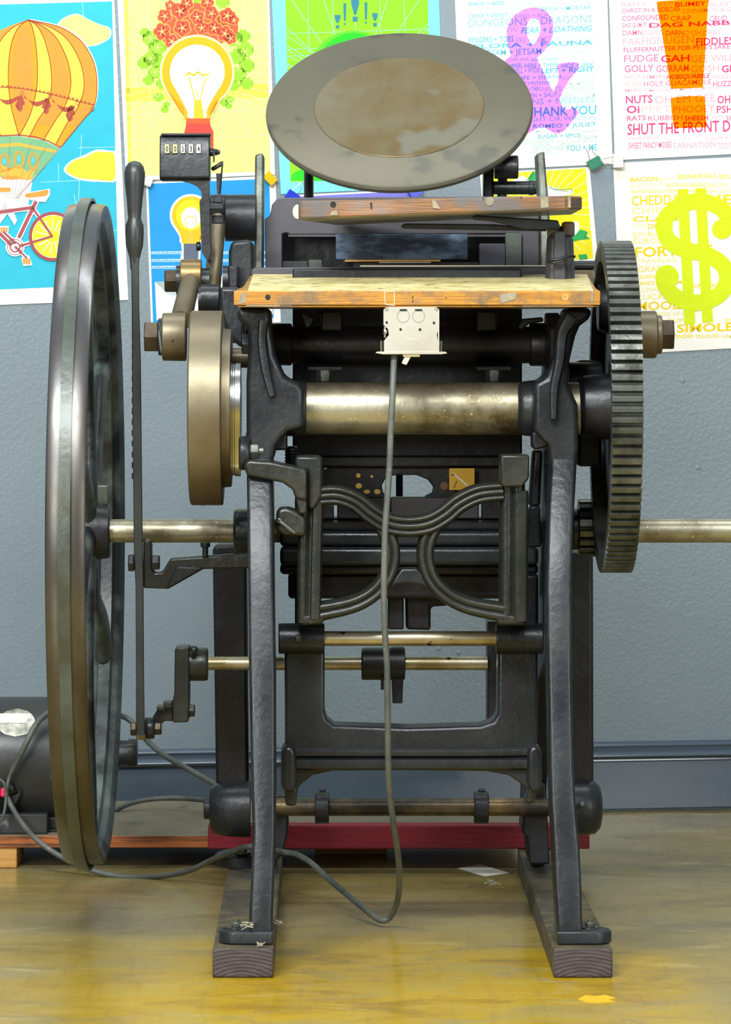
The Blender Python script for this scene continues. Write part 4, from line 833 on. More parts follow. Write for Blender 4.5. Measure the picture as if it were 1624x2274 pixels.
part(MB().cylX(619, 721, 1418, 34, .27), 'rocker_boss', 'iron', yoke); part(MB().cylX(1102, 1206, 1418, 34, .27), 'rocker_boss', 'iron', yoke)
part(MB().prism([(656, 1413), (668, 1411), (670, 1424), (658, 1426)], .232, .25), 'square_set_screw', 'worn_rail', yoke, .001)
part(MB().cylX(640, 1190, 1418, 16.5, .27), 'rocker_rod', 'steel', bevel=0)
# ---- ornamental X yoke
XF = .19
orn = part(MB().prism([(1112, 1010), (1176, 1010), (1176, 1062), (1160, 1082), (1118, 1082), (1112, 1074)], XF-.012, XF+.045), 'ornamental_yoke', 'iron2', bevel=.003)
part(MB().prism([(656, 1012), (712, 1012), (716, 1020), (716, 1100), (700, 1130), (683, 1130), (683, 1046), (656, 1040)], XF-.008, XF+.045), 'yoke_post_head', 'iron2', orn, .004)
part(MB().ribbon([(1139, 1070), (1139, 1160), (1139, 1384)], 56, XF, XF+.05, 2, 6), 'yoke_post', 'iron2', orn, 0)
part(MB().ribbon([(1157, 1090), (1157, 1160), (1157, 1380)], 34, XF-.002, XF+.03, 1, 0), 'yoke_post', 'iron2', orn, 0)
part(MB().ribbon([(686, 1120), (683, 1180), (680, 1384)], 44, XF, XF+.05, 2, 6), 'yoke_post', 'iron2', orn, 0)
part(MB().ribbon([(707, 1080), (704, 1180), (700, 1375)], 26, XF-.003, XF+.03, 1, 0), 'yoke_post', 'iron2', orn, 0)
part(MB().ribbon([(712, 1102), (750, 1101), (790, 1115), (825, 1142), (862, 1163), (907, 1170), (952, 1164), (988, 1145), (1022, 1118), (1065, 1098), (1118, 1092)], [44, 44, 44, 46, 48, 48, 48, 46, 44, 44, 42], XF-.006, XF+.035, 3, 7, 5), 'curved_brace', 'iron2', orn, 0)
part(MB().ribbon([(815, 1135), (845, 1165), (866, 1203), (870, 1245), (856, 1288), (826, 1322), (780, 1345), (700, 1362)], [34, 36, 38, 38, 36, 36, 38, 42], XF-.001, XF+.035, 2, 6, 5), 'curved_brace', 'iron2', orn, 0)
part(MB().ribbon([(1000, 1140), (968, 1168), (949, 1205), (946, 1245), (960, 1288), (992, 1322), (1040, 1346), (1120, 1362)], [34, 36, 38, 38, 36, 36, 38, 42], XF-.001, XF+.035, 2, 6, 5), 'curved_brace', 'iron2', orn, 0)
part(MB().prism([(864, 1306), (880, 1278), (893, 1262), (928, 1262), (940, 1278), (956, 1308), (940, 1300), (908, 1294), (880, 1298)], XF+.004, XF+.035), 'brace_saddle', 'iron', orn, .005, seg=3)
part(MB().prism([(668, 1368), (720, 1356), (724, 1372), (716, 1386), (668, 1390)], XF+.0, XF+.05), 'yoke_base', 'iron2', orn, .004)
part(MB().prism([(1094, 1356), (1168, 1372), (1170, 1390), (1105, 1388)], XF+.0, XF+.05), 'yoke_base', 'iron2', orn, .004)
# throw-off arm with eye bolt
arm = part(MB().prism([(541, 1032), (552, 1021), (600, 1024), (682, 1042), (682, 1112), (656, 1108), (650, 1088), (628, 1072), (548, 1056)], XF-.03, XF+.03), 'throw_off_arm', 'iron2', bevel=.004, seg=3)
part(MB().profX([(531, 34), (534, 38), (550, 38), (556, 34)], 1006, XF), 'eye_boss', 'iron', arm); part(MB().hexX(554, 576, 1003, 19, XF), 'hex_nut', 'worn_rail', arm, bevel=.0008); part(MB().cylX(570, 587, 1002, 11, XF), 'bolt_end', 'worn_rail', arm)
part(MB().prism([(655, 1100), (682, 1108), (682, 1142), (664, 1142)], XF-.025, XF+.02), 'arm_heel', 'iron2', arm, .003)
part(MB().prism([(614, 1132), (632, 1124), (650, 1130), (672, 1142), (680, 1150), (680, 1192), (632, 1190), (612, 1180)], XF-.02, XF+.02), 'pawl', 'iron2', arm, .006, seg=3)
part(MB().box(583, 1114, 608, 1166, XF+.0, XF+.03), 'stop_block', 'brown_steel', arm, .001)
part(MB().tube([P(617, 1155, XF-.022), P(630, 1164, XF-.026), P(642, 1174, XF-.024), P(655, 1184, XF-.024)], [.003, .0018, .0028, .0014], 8), 'cotter_wire', 'worn_rail', arm, 0)
part(MB().tube([P(613, 1157, XF-.022), P(617, 1152, XF-.026), P(624, 1156, XF-.026), P(617, 1162, XF-.022)], .0012, 8), 'cotter_wire', 'chrome', arm, 0)
b = MB()
for k in range(8): b.tube([P(648-12*math.cos(t*.7), 996+k*7-2*math.sin(t*.7), .26+.012*math.sin(t*.7)) for t in range(10)], .0022, 6, 1)
part(b, 'coil_spring', 'iron_dark', arm, 0)
# ---- throw-off rod and its linkage at the left
part(MB().cylX(458, 1084, 1473, 15, .50), 'throw_off_rod', 'steel', bevel=0)
cl = part(MB().profX([(803, 33), (806, 36), (866, 36), (898, 36), (900, 32)], 1474, .50), 'cam_collar', 'iron_dark', bevel=0)
part(MB().prism([(868, 1460), (898, 1460), (894, 1562), (872, 1562)], .49, .51), 'collar_finger', 'iron_dark', cl, .001); part(MB().box(846, 1505, 853, 1532, .48, .485), 'set_screw', 'iron_dark', cl, .001)
part(MB().box(869, 1438, 898, 1470, .49, .51), 'collar_finger', 'iron_dark', cl, .001)
YL = .40
part(MB().profX([(404, 37), (456, 37), (462, 35)], 1475, YL+.03), 'crank_boss', 'iron2')
crk = part(MB().prism([(388, 1442), (392, 1438), (420, 1438), (420, 1555), (418, 1604), (384, 1605), (383, 1560), (387, 1540)], YL, YL+.05), 'crank_arm', 'iron2', bevel=.003)
part(MB().hexX(418, 433, 1578, 15, YL+.02), 'hex_bolt', 'iron2', crk, bevel=.0006); part(MB().sphere(P(431, 1443, YL-.0), .0055), 'set_screw', 'iron2', crk, 0); part(MB().prism([(414, 1440), (421, 1433), (429, 1440)], YL+.02, YL+.03), 'set_screw', 'iron2', crk, 0)
lk = part(MB().prism([(337, 1596), (352, 1572), (380, 1560), (384, 1562), (384, 1602), (366, 1601), (352, 1615), (342, 1624)], YL+.01, YL+.035), 'link', 'iron2', bevel=.003)
part(MB().box(348, 1569, 366, 1578, YL, YL+.03), 'link_lug', 'iron2', lk, .001); part(MB().box(363, 1559, 382, 1572, YL, YL+.03), 'link_lug', 'iron2', lk, .001)
part(MB().profX([(322, 22), (325, 24), (340, 24), (343, 22)], 1617, YL-.01), 'link_eye', 'iron', lk, 0); part(MB().hexX(342, 359, 1618, 15, YL-.01), 'hex_bolt', 'nut_steel', lk, bevel=.0006)
# hand lever
YH = .37
hx = lambda px: X(px, YH)
lev = part(MB().lathe(P(299, 500, YH), (0, 0, 1), [(Z(y, YH)-Z(500, YH), R(r_, YH)) for y, r_ in ((600, 9), (575, 11), (560, 15), (545, 19), (520, 20.5), (500, 20), (488, 15), (482, 14), (470, 15.5), (440, 18), (410, 22), (385, 23.5), (370, 20), (361, 13), (357.5, 3))], 28), 'hand_lever', 'handle', bevel=0, angle=60)
part(MB().ringface([[P(x_-w_, y, YH-.006), P(x_+w_, y, YH-.006), P(x_+w_, y, YH+.006), P(x_-w_, y, YH+.006)] for x_, y, w_ in ((300, 570, 9), (301, 680, 8.5), (303, 800, 10), (305, 1000, 10), (307, 1200, 10), (308, 1240, 10), (310, 1300, 9), (311, 1500, 9), (312, 1636, 10))]), 'lever_bar', 'handle', lev, .0015)
part(MB().box(302, 1632, 323, 1643, YH-.006, YH+.012), 'lever_tip', 'brass', lev, .001)
b = MB()
for k in range(16): b.box(292.5, 690+k*24, 297, 704+k*24, YH-.002, YH+.004)
part(b, 'quadrant_teeth', 'iron_dark', lev, .0008)
part(MB().hexX(285, 299, 1250, 21, YH), 'hex_nut', 'iron', lev, bevel=.0008); part(MB().hexX(290, 304, 1619, 16, YH), 'hex_nut', 'nut_steel', lev, bevel=.0006)
brk = part(MB().prism([(318, 1204), (324, 1198), (333, 1200), (337, 1212), (337, 1262), (345, 1272), (360, 1271), (378, 1241), (550, 1229), (560, 1229), (560, 1262), (452, 1264), (374, 1308), (318, 1306)], YH+.0, YH+.03), 'lever_bracket', 'iron2', bevel=.003, seg=3)
part(MB().prism([(392, 1258), (455, 1260), (376, 1306), (370, 1304)], YH-.003, YH+.005), 'bracket_rib', 'iron', brk, .002)
part(MB().hexX(337, 355, 1249, 18, YH), 'hex_nut', 'iron', brk, bevel=.0008)
part(MB().lathe(P(456, 1236, YH), (0, 0, 1), [(0, .004), (.012, .004), (.013, .0065), (.0185, .0065)], 14), 'stop_screw', 'iron', brk, 0)
# ---- upper left arms
part(MB().cylX(500, 570, 484, 52, .62), 'saddle_hub', 'iron_dark', bevel=.001); part(MB().cylX(468, 504, 470, 38, .62), 'saddle_hub', 'iron_dark', bevel=.001)
part(MB().prism([(508, 560), (514, 536), (548, 532), (562, 536), (562, 640), (540, 646), (508, 646)], .50, .58), 'roller_arm', 'iron', bevel=.005, seg=3)
part(MB().prism([(506, 640), (506, 590), (530, 590), (530, 640)], .47, .5), 'roller_arm_lug', 'iron_dark', bevel=.003)
part(MB().tube([P(484, 486, .60), P(471, 648, .50)], [R(18, .6), R(18.5, .5)], 32, 1), 'roller_arm_rod', 'brown_steel', bevel=0)
part(MB().tube([P(428, 604, .48), P(402, 712, .36)], [R(21, .5), R(24, .4)], 32, 1), 'side_arm_rod', 'brown_steel', bevel=0)
part(MB().profX([(401, 35), (403, 37), (446, 37), (448, 35)], 613, .47), 'side_arm_bearing', 'brass', bevel=0)
part(MB().profX([(392, 33), (402, 33)], 622, .48), 'washer', 'iron', bevel=0); part(MB().hexX(366, 394, 624, 28, .48), 'hex_nut', 'nut_steel', bevel=.001)
part(MB().profX([(446, 30), (466, 30)], 625, .49), 'spacer', 'iron', bevel=0); part(MB().profX([(495, 30), (512, 30)], 620, .49), 'spacer', 'iron', bevel=0)
part(MB().profX([(441, 28), (446, 29), (450, 29)], 664, .43), 'arm_boss', 'iron', bevel=0); part(MB().profX([(447, 30), (486, 30), (488, 28)], 661, .42), 'arm_boss', 'iron', bevel=0)
part(MB().prism([(486, 637), (530, 636), (545, 660), (545, 775), (530, 768), (512, 752), (498, 726), (487, 692)], .40, .46), 'draw_arm', 'iron', bevel=.006, seg=3)
part(MB().box(505, 728, 560, 762, .44, .47), 'draw_arm_foot', 'iron_dark', bevel=.003)
# roller tracks either side of the bed
part(MB().prism([(566, 342), (583, 338), (586, 346), (585, 610), (564, 610)], .66, .72, .1), 'roller_track', 'worn_rail', bevel=.003)
part(MB().prism([(1193, 340), (1211, 334), (1216, 400), (1222, 470), (1222, 610), (1200, 610), (1198, 430)], .66, .72, .1), 'roller_track', 'worn_rail', bevel=.003)
# bed plate behind the chase
part(MB().prism([(612, 505), (1172, 505), (1172, 620), (612, 620)], .73, .76), 'bed', 'iron_dark', bevel=.002)
# ---- ink disc
cd = P(887, 245, .86); el = math.radians(51); nrm = Vector((-.035, -math.cos(el), math.sin(el))).normalized(); rD = R(297, .86)
dk = MB().lathe(cd-nrm*.012, nrm, [(0, rD*.93), (.004, rD-.004), (.008, rD-.0006), (.012, rD), (.016, rD-.002), (.0175, rD-.005), (.0175, .02)], 140)
idisc = part(dk, 'ink_disc', 'disc', bevel=0, angle=30)
part(MB().lathe(cd+nrm*.0054, nrm, [(0, rD*.636), (.0008, rD*.636), (.0018, rD*.630), (.0014, rD*.60), (.0014, .01)], 120), 'ink_disc_centre', 'disc_in', idisc, 0)
part(MB().lathe(cd-nrm*.05, nrm, [(0, .02), (.04, .03)], 32), 'disc_spindle', 'iron_dark', idisc, 0)
part(MB().tube([P(686, 470, .84), P(686, 345, .90)], .0072, 16, 1), 'disc_support_rod', 'iron_dark', bevel=0)
part(MB().box(1074, 360, 1097, 450, .82, .86), 'disc_bracket', 'iron_dark', bevel=.003); part(MB().prism([(1106, 440), (1108, 395), (1112, 370), (1128, 370), (1126, 440)], .82, .86), 'disc_bracket', 'iron_dark', bevel=.003)
part(MB().cylX(1098, 1151, 371, 26, .80), 'pawl_roller', 'iron', bevel=.001); part(MB().cylX(1096, 1200, 417, 15, .82), 'pawl_shaft', 'iron', bevel=0); part(MB().cylX(1174, 1186, 417, 16.5, .82), 'shaft_ring', 'iron', bevel=.0006)
# ---- impression counter
ct = part(MB().plateX([(.50, Z(300, .5)), (.496, Z(312, .5)), (.492, Z(345, .5)), (.492, Z(394, .5)), (.497, Z(400, .5)), (.55, Z(400, .5)), (.55, Z(304, .5)), (.535, Z(296, .5))], X(355, .5), X(466, .5)), 'counter', 'iron', bevel=.0015)
part(MB().box(358, 296, 468, 301, .494, .52), 'counter_lid', 'iron_dark', ct, .0006)
for k, (a, b_) in enumerate(((366, 376), (384, 394), (401.5, 411), (419, 429), (436, 446))):
    wv_ = part(MB().box(a-1, 319, b_+1, 341, .4905, .494), 'digit_window', 'black', ct, 0); part(MB().box(a, 320, b_, 340, .4898, .4902), 'digit_wheel', 'galv' if k > 1 else 'cream_top', ct, 0)
    pl = textpolys('00534'[k], a+2.6, b_-2.4, 336.5, 12, .02, 0, 0); bb = MB()
    for q_ in pl: bb.bm.faces.new([bb.bm.verts.new(P(x_, y_, .4895)) for x_, y_ in q_])
    part(bb, 'digit', 'black', ct, 0)
part(MB().cylX(466, 474, 338, 9, .51), 'counter_spindle', 'iron_dark', ct, 0); part(MB().hexX(474, 484, 338, 8, .51), 'spindle_nut', 'iron_dark', ct, 0); part(MB().cylX(483, 489, 338, 5, .51), 'spindle_nut', 'iron_dark', ct, 0); part(MB().box(473, 330, 477, 360, .505, .51), 'ratchet_pawl', 'iron_dark', ct, 0)
part(MB().tube([P(473, 375, .51), P(480, 371, .505), P(493, 363, .505)], .003, 10), 'counter_crank', 'iron', ct, 0); part(MB().box(491, 358, 496, 368, .50, .505), 'crank_pin', 'iron', ct, 0)
part(MB().tube([P(494, 364, .503), P(489, 430, .51)], .0011, 8, 1), 'connecting_wire', 'iron_dark', ct, 0); part(MB().prism([(480, 385), (492, 385), (489, 440), (483, 440)], .51, .52), 'connecting_bar', 'iron_dark', ct, 0)
cb_ = part(MB().prism([(398, 399), (464, 399), (466, 455), (468, 560), (462, 582), (448, 560), (444, 470), (443, 448), (449, 436), (447, 425), (436, 412), (420, 405), (398, 400)], .50, .53), 'counter_bracket', 'iron_dark', bevel=.003)
part(MB().box(464, 450, 498, 466, .50, .52), 'bracket_fork', 'iron', cb_, .002); part(MB().box(474, 438, 494, 450, .50, .52), 'bracket_nut', 'iron', cb_, .001); part(MB().box(470, 478, 496, 496, .52, .54), 'bracket_nut', 'iron_dark', cb_, .001); part(MB().cylX(436, 446, 547, 10, .51), 'screw_head', 'iron_dark', cb_, .001)
# ---- feed board, its tympan edge and the delivery board
FB = .12
zt, zb_ = Z(646, FB), Z(678, FB); xl, xr = X(519, FB), X(1334, FB)
fb = MB(); Yk = .50; zk = Z(611, Yk); xlk, xrk = X(556, Yk), X(1240, Yk)
def brd(pl_top, th):   # top outline in 3-D, pushed down by th
    return MB().ringface([[Vector(p)-Vector((0, 0, th)) for p in pl_top], [Vector(p) for p in pl_top]])
top = [(xl, FB, zt), (xr, FB, zt), (xr, FB+.07, zt+.004), (X(1305, Yk), Yk, zk), (xlk, Yk, zk), (xl+.008, FB+.16, zt+.008)]
feed = part(brd(top, zt-zb_), 'feed_board', ['wood_feed', 'wood_feed'], bevel=.0012)
tp2 = [(xl+.018, FB+.004, zt+.0006), (X(1318, FB), FB+.004, zt+.0006), (X(1304, Yk), Yk-.002, zk+.0012), (xlk+.004, Yk-.002, zk+.0012), (xl+.016, FB+.17, zt+.0098)]
part(brd(tp2, .0006), 'tympan_paper', 'cream_top', feed, 0)
def onface(pl, Yf, name, m, par, off=.0006):
    bb = MB()
    for q_ in pl: bb.bm.faces.new([bb.bm.verts.new(P(x_, y_, Yf-off)) for x_, y_ in q_])
    return part(bb, name, m, par, 0)
onface([ell(595, 660, 6, 6, 16)], FB, 'drilled_hole', 'black', feed); onface([ell(917, 660, 1.6, 2.4, 8), ell(917, 669, 1.6, 2, 8), ell(991, 661, 1.5, 1.5, 8)], FB, 'nail_hole', 'black', feed)
onface([ell(1256, 660, 7.5, 7.5, 20)], FB, 'wooden_plug', 'orange_wood', feed); onface([ell(1255, 659, 3, 3, 12)], FB, 'plug_centre', 'wood_feed', feed, .0009)
onface([[(536, 652), (548, 650), (546, 672), (530, 676)], [(1110, 655), (1140, 648), (1148, 652), (1145, 664), (1112, 674)], [(1313, 647), (1319, 647), (1318, 672), (1312, 672)]], FB, 'tape_patch', 'tape', feed)
onface(line([(854, 648), (876, 647), (876, 678), (856, 676), (854, 648)], 1.2), FB, 'staple_outline', 'cream_strip', feed)
pe = part(MB().prism([(528, 679), (1326, 679), (1322, 682), (530, 682)], FB+.002, FB+.3), 'board_underlay', 'wood_feed', feed, .0006)
part(MB().prism([(700, 707), (664, 690), (668, 700), (678, 728), (686, 728)], .30, .32), 'gripper_finger', 'iron', bevel=.002); part(MB().prism([(1160, 708), (1205, 704), (1208, 714), (1175, 720), (1160, 732), (1150, 728)], .30, .32), 'gripper_finger', 'iron', bevel=.002)
part(MB().box(712, 690, 760, 735, .33, .36), 'shaft_saddle', 'iron_dark', bevel=.003); part(MB().box(1058, 690, 1105, 735, .33, .36), 'shaft_saddle', 'iron_dark', bevel=.003)
tb = part(MB().prism([(556, 612), (558, 598), (566, 594), (1230, 591), (1230, 612)], .50, .53), 'tympan_bar', 'grey_iron', plat, .002); part(MB().box(800, 589, 1232, 592.4, .505, .52), 'packing_edge', 'cream_strip', plat, 0)
part(MB().cylX(1225, 1322, 590, 11, .62), 'rear_cross_rod', 'iron_dark', bevel=0); part(MB().box(1272, 600, 1318, 645, .60, .64), 'rear_plate', 'brown_steel', bevel=.001)
# delivery board
DB = .30; z1 = Z(447, DB); xl, xr = X(663, DB), X(1296, DB); th = Z(446, DB)-Z(486, DB)
zl, zr = Z(446, DB), Z(434, DB)
zz_ = lambda x_, y_: zl+(zr-zl)*(x_-xl)/(xr-xl)+.0*(y_-DB)
ol = [(xl, DB+.004), (xl+.006, DB), (xr-.045, DB-.003), (xr-.018, DB+.004), (xr, DB+.03), (xr, DB+.22), (xl+.05, DB+.33), (xl+.012, DB+.12), (xl, DB+.06)]
bb = MB(); bb.ringface([[Vector((x_, y_, zz_(x_, y_)-th*(1-.25*(x_-xl)/(xr-xl))*1.0)) for x_, y_ in ol], [Vector((x_, y_, zz_(x_, y_))) for x_, y_ in ol]])
for f_ in bb.bm.faces: f_.normal_update()
bmesh.ops.recalc_face_normals(bb.bm, faces=bb.bm.faces)
for f_ in bb.bm.faces: f_.material_index = 1 if f_.normal.z < -.7 else 0
deliv = part(bb, 'delivery_board', ['wood_deliv', 'wood_under'], bevel=.0025)
onface([ell(740, 454, 6.5, 7, 18)], DB-.0005, 'drilled_hole', 'black', deliv); onface([ell(824, 452, 1.6, 2, 8), [(823, 450), (825.5, 450), (825.5, 464), (823, 464)], ell(1073, 440, 1.6, 1.6, 8), ell(1158, 439, 1.6, 1.6, 8)], DB-.003, 'nail_hole', 'black', deliv)
onface([smooth([(1078, 444), (1090, 437), (1098, 445), (1094, 455), (1083, 456)], 3), [(960, 444), (968, 446), (978, 464), (962, 462)], [(736, 470), (748, 466), (752, 478), (733, 478)], [(1200, 438), (1218, 437), (1219, 460), (1202, 462)], [(1262, 436), (1268, 436), (1268, 462), (1262, 460)]], DB-.003, 'tape_patch', 'tape', deliv)
part(MB().prism([(892, 500), (900, 496), (1100, 498), (1215, 508), (1215, 513), (900, 507), (892, 505)], .40, .42), 'support_arm', 'iron_dark', deliv, .002)
part(MB().prism([(1049, 480), (1060, 477), (1085, 479), (1240, 489), (1246, 508), (1170, 508), (1090, 490), (1052, 487)], .36, .385), 'support_arm', 'iron', deliv, .0025, seg=3)
post = part(MB().lathe(P(1244, 648, .40), (0, 0, 1), [(0, R(35, .4)), (Z(530, .4)-Z(648, .4), R(30, .4)), (Z(526, .4)-Z(648, .4), R(26, .4))], 8), 'board_post', 'grey_iron', bevel=.002)
part(MB().prism([(1231, 514), (1256, 512), (1258, 648), (1230, 648)], .375, .4), 'post_key', 'grey_iron', post, .002); part(MB().cylX(1216, 1262, 516, 14, .42, 20), 'post_collar', 'brown_steel', post, .001); part(MB().box(1250, 492, 1277, 526, .40, .43), 'post_clamp', 'wood_deliv', post, .003)
part(MB().tube([P(1217, 582, .372), P(1220, 577, .366), P(1240, 576, .362), P(1262, 569, .364), P(1276, 570, .372)], .0022, 10), 'cotter_pin', 'iron', post, 0); part(MB().tube([P(1217, 583, .372), P(1225, 584, .364), P(1245, 580, .362), P(1262, 573, .364)], .0018, 10), 'cotter_pin', 'iron', post, 0)
part(MB().lathe(P(1273, 648, .38), (0, 0, 1), [(i*.0012, .0042+.0006*(i % 2)) for i in range(12)], 12), 'threaded_stud', 'worn_rail', post, 0)
part(MB().prism([(1216, 644), (1180, 648), (1278, 648), (1276, 644)], .38, .42), 'post_base', 'iron_dark', post, .001)
# ================================================================ THINGS ON AND AROUND THE PRESS
# chase and the furniture locked in it
YK = .66
chf = [(590, 620), (588, 486), (600, 478), (604, 455), (616, 441), (640, 439), (1160, 436), (1190, 438), (1198, 446), (1198, 620), (1160, 620), (1160, 528), (1152, 519), (645, 521), (636, 517), (627, 519), (627, 620)]
ch = MB().prism(chf, YK, YK+.02).build('chase', 'grey_iron', None, .0015); tag(ch, 'grey iron chase frame with rounded corners standing behind the feed board', 'chase')
bb = MB().box(640, 521, 1158, 526, YK-.001, YK+.004).build('inner_lip', 'grey_iron', ch, .0004)
n_ = MB()
n_.bm.faces.new([n_.bm.verts.new(P(x_, y_, YK-.0006)) for x_, y_ in ell(661, 470, 11, 16, 20)]); n_.build('round_hole', 'galv', ch)
def blk(px, name, m, label, cat, Y0=YK-.004, Y1=YK+.02, group=None, bev=.0006):
    o = MB().box(*px, Y0, Y1).build(name, m, None, bev); tag(o, label, cat, 'blocks and strips locked in the chase'); return o
blk((746, 520, 1039, 576), 'furniture_block', 'block_dark', 'long blue-black scratched furniture block locked in the chase', 'block')
blk((1065, 541, 1122, 600), 'furniture_block', 'block_ink', 'small purple ink-stained square block in the chase', 'block')
blk((1123, 518, 1159, 600), 'furniture_block', 'block_grey', 'upright grey-green block at the right end inside the chase', 'block')
blk((686, 577, 715, 600), 'furniture_block', 'block_grey', 'small pale green quad at the left inside the chase', 'block')
blk((628, 580, 684, 600), 'furniture_block', 'iron', 'low dark block in the left corner of the chase', 'block')
blk((994, 583, 1062, 600), 'furniture_block', 'iron_dark', 'low dark quoin block beside the purple square block', 'block')
blk((784, 583, 994, 600), 'furniture_block', 'iron_dark', 'low black bar under the thin pine strip in the chase', 'block')
blk((766, 577, 979, 581.5), 'reglet', 'orange_wood', 'thin pale pine reglet strip lying in the chase', 'wood strip', YK-.012, YK+.0)
blk((842, 581.5, 958, 584.5), 'reglet', 'galv', 'thin metal lead strip right under the pine reglet', 'metal strip', YK-.012, YK-.004)
# switch box under the feed board
SB = .10
swb = empty('switch_box', P(915, 785, SB), 'galvanised steel electrical box with toggle switch hanging upside down under the feed board', 'switch box')
MB().prism([(852, 688), (858, 682), (970, 682), (976, 688), (976, 730), (971, 742), (972, 753), (977, 758), (976, 784), (853, 784), (853, 757), (859, 750), (864, 744), (862, 731), (852, 722)], SB, SB+.035).build('box_body', 'galv', swb, .0006)
MB().box(973, 690, 976, 784, SB-.001, SB+.001).build('folded_edge', 'galv', swb, .0003)
def onf(pl, name, m, par, Y=SB, off=.0005):
    b = MB()
    for q_ in pl: b.bm.faces.new([b.bm.verts.new(P(x_, y_, Y-off)) for x_, y_ in q_])
    return b.build(name, m, par)
M['galv_dark'] = mat('galvanised_steel_seam', (140, 140, 126), None, 1, .5, .4)
for cx in (896, 930): onf(ringp(cx, 702, 14, 14.5, 1.1, 28), 'knockout', 'galv_dark', swb); onf([smooth([(cx-7, 686.5), (cx+7, 686.5), (cx+8, 688.5), (cx+7, 690.5), (cx-7, 690.5), (cx-8, 688.5)], 2)], 'knockout_slot', 'black', swb, off=.0007)
onf([ell(859, 716, 2.7, 3.2, 12)], 'screw_hole', 'black', swb); onf([ell(964, 717, 2.7, 3.2, 12)], 'screw_hole', 'black', swb); onf([ell(890, 731.5, 3, 3, 12)], 'screw_hole', 'black', swb); onf([ell(933, 732, 3.1, 3.2, 12)], 'screw_hole', 'black', swb)
onf([smooth([(855, 684), (863, 683), (862, 690), (856, 691)], 2)], 'corner_hole', 'galv_dark', swb); onf([smooth([(965, 684), (972, 684), (974, 691), (968, 690)], 2)], 'corner_hole', 'galv_dark', swb)
M['emboss'] = mat('embossed_steel_highlight', (232, 230, 216), None, 1, .4, .4)
onf(textpolys('RACO', 900, 927, 751, 5.4, 0, 0, 0, True), 'embossed_mark', 'emboss', swb)
MB().prism([(834, 784), (838, 781), (990, 781), (994, 785), (980, 787), (850, 787)], SB-.002, SB+.03).build('mounting_yoke', 'galv', swb, .0005)
for x_ in (847, 980): MB().lathe(P(x_, 782, SB+.008), (0, 0, 1), [(i*.0011, R(2.3, SB)+.0003*(i % 2)) for i in range(14)], 10).build('mounting_screw', 'brown_steel', swb)
MB().lathe(P(858, 737, SB+.001), (-.9, -.4, 0), [(0, .0028), (.002, .004), (.004, .003)], 16).build('clamp_screw', 'chrome', swb); MB().box(853, 726, 857, 750, SB-.001, SB+.01).build('clamp_plate', 'chrome', swb, .0004)
MB().box(895, 786, 933, 792.5, SB+.002, SB+.02).build('switch_bezel', 'switch', swb, .0008)
MB().ringface([[P(899, 792, SB+.004), P(913, 792, SB+.004), P(913, 792, SB+.016), P(899, 792, SB+.016)], [P(892, 807, SB+.005), P(903, 811, SB+.005), P(903, 811, SB+.014), P(892, 807, SB+.014)]]).build('toggle', 'switch', swb, .001)
# power cord
cd_ = MB().tube([P(876, 776, .12), P(875, 800, .11), P(873, 850, .095), P(871, 900, .09), P(868, 960, .09), P(866, 1020, .09), P(861, 1100, .09), P(856, 1170, .09), P(854, 1240, .09), P(853, 1320, .095), P(855, 1400, .10), P(860, 1480, .11), P(861, 1560, .12), P(862, 1640, .14), P(864, 1740, .17), P(873, 1820, .20), P(882, 1880, .24), P(887, 1935, .28), P(884, 1995, .34), P(868, 2035, .375), P(848, 2044, .38), P(824, 2030, .40), P(790, 2002, .44), P(757, 1975, .48), P(722, 1945, .52), P(692, 1917, .57), P(660, 1898, .60), P(632, 1893, .62), P(600, 1886, .60), P(556, 1880, .60), P(535, 1884, .62), P(505, 1896, .66), P(470, 1910, .72), P(425, 1932, .78), P(370, 1944, .82), P(315, 1948, .84), P(250, 1944, .85), P(200, 1931, .86), P(140, 1905, .87), P(85, 1868, .88), P(50, 1830, .91), P(28, 1795, .93), P(14, 1768, .935)], .0041, 14, 4).build('power_cord', 'rubber'); tag(cd_, 'long grey rubber cord looping from the switch box to the floor and the motor', 'cord')
# timbers under the press
def skid(pxf, lean, label):
    (a, b_, yt, yb), (a2, b2) = pxf; Yf = -.01; Yb = .90
    x0_, x1_ = X(a, Yf), X(b_, Yf); x2_, x3_ = X(a2, Yb), X(b2, Yb); m = MB(); z_ = .036
    m.ringface([[Vector((x0_, Yf, 0)), Vector((x1_, Yf, 0)), Vector((x1_, Yf, z_)), Vector((x0_, Yf, z_))], [Vector((x2_, Yb, 0)), Vector((x3_, Yb, 0)), Vector((x3_, Yb, z_)), Vector((x2_, Yb, z_))]])
    m.bm.faces.ensure_lookup_table()
    for f_ in m.bm.faces:
        c_ = f_.calc_center_median(); f_.material_index = 1 if c_.y < 0 else 0
    o = m.build('timber_skid', ['skid', 'skid_end'], None, .0025); tag(o, label, 'wooden beam', 'timbers the press is bolted to'); return o
skid(((472, 607, 2108, 2172), (515, 628)), 0, 'dusty dark timber under the left foot of the press, nearest the flywheel')
skid(((1230, 1361, 2102, 2164), (1150, 1246)), 0, 'dusty dark timber under the right foot of the press, below the gear side')
Yr = .885
o = MB().boxw(X(462, Yr), X(1310, Yr), Yr, Yr+.035, .0365, .0365+.035).build('red_beam', 'red_timber', None, .002); tag(o, 'red painted beam lying crosswise on the two dark timbers behind the press', 'wooden beam')
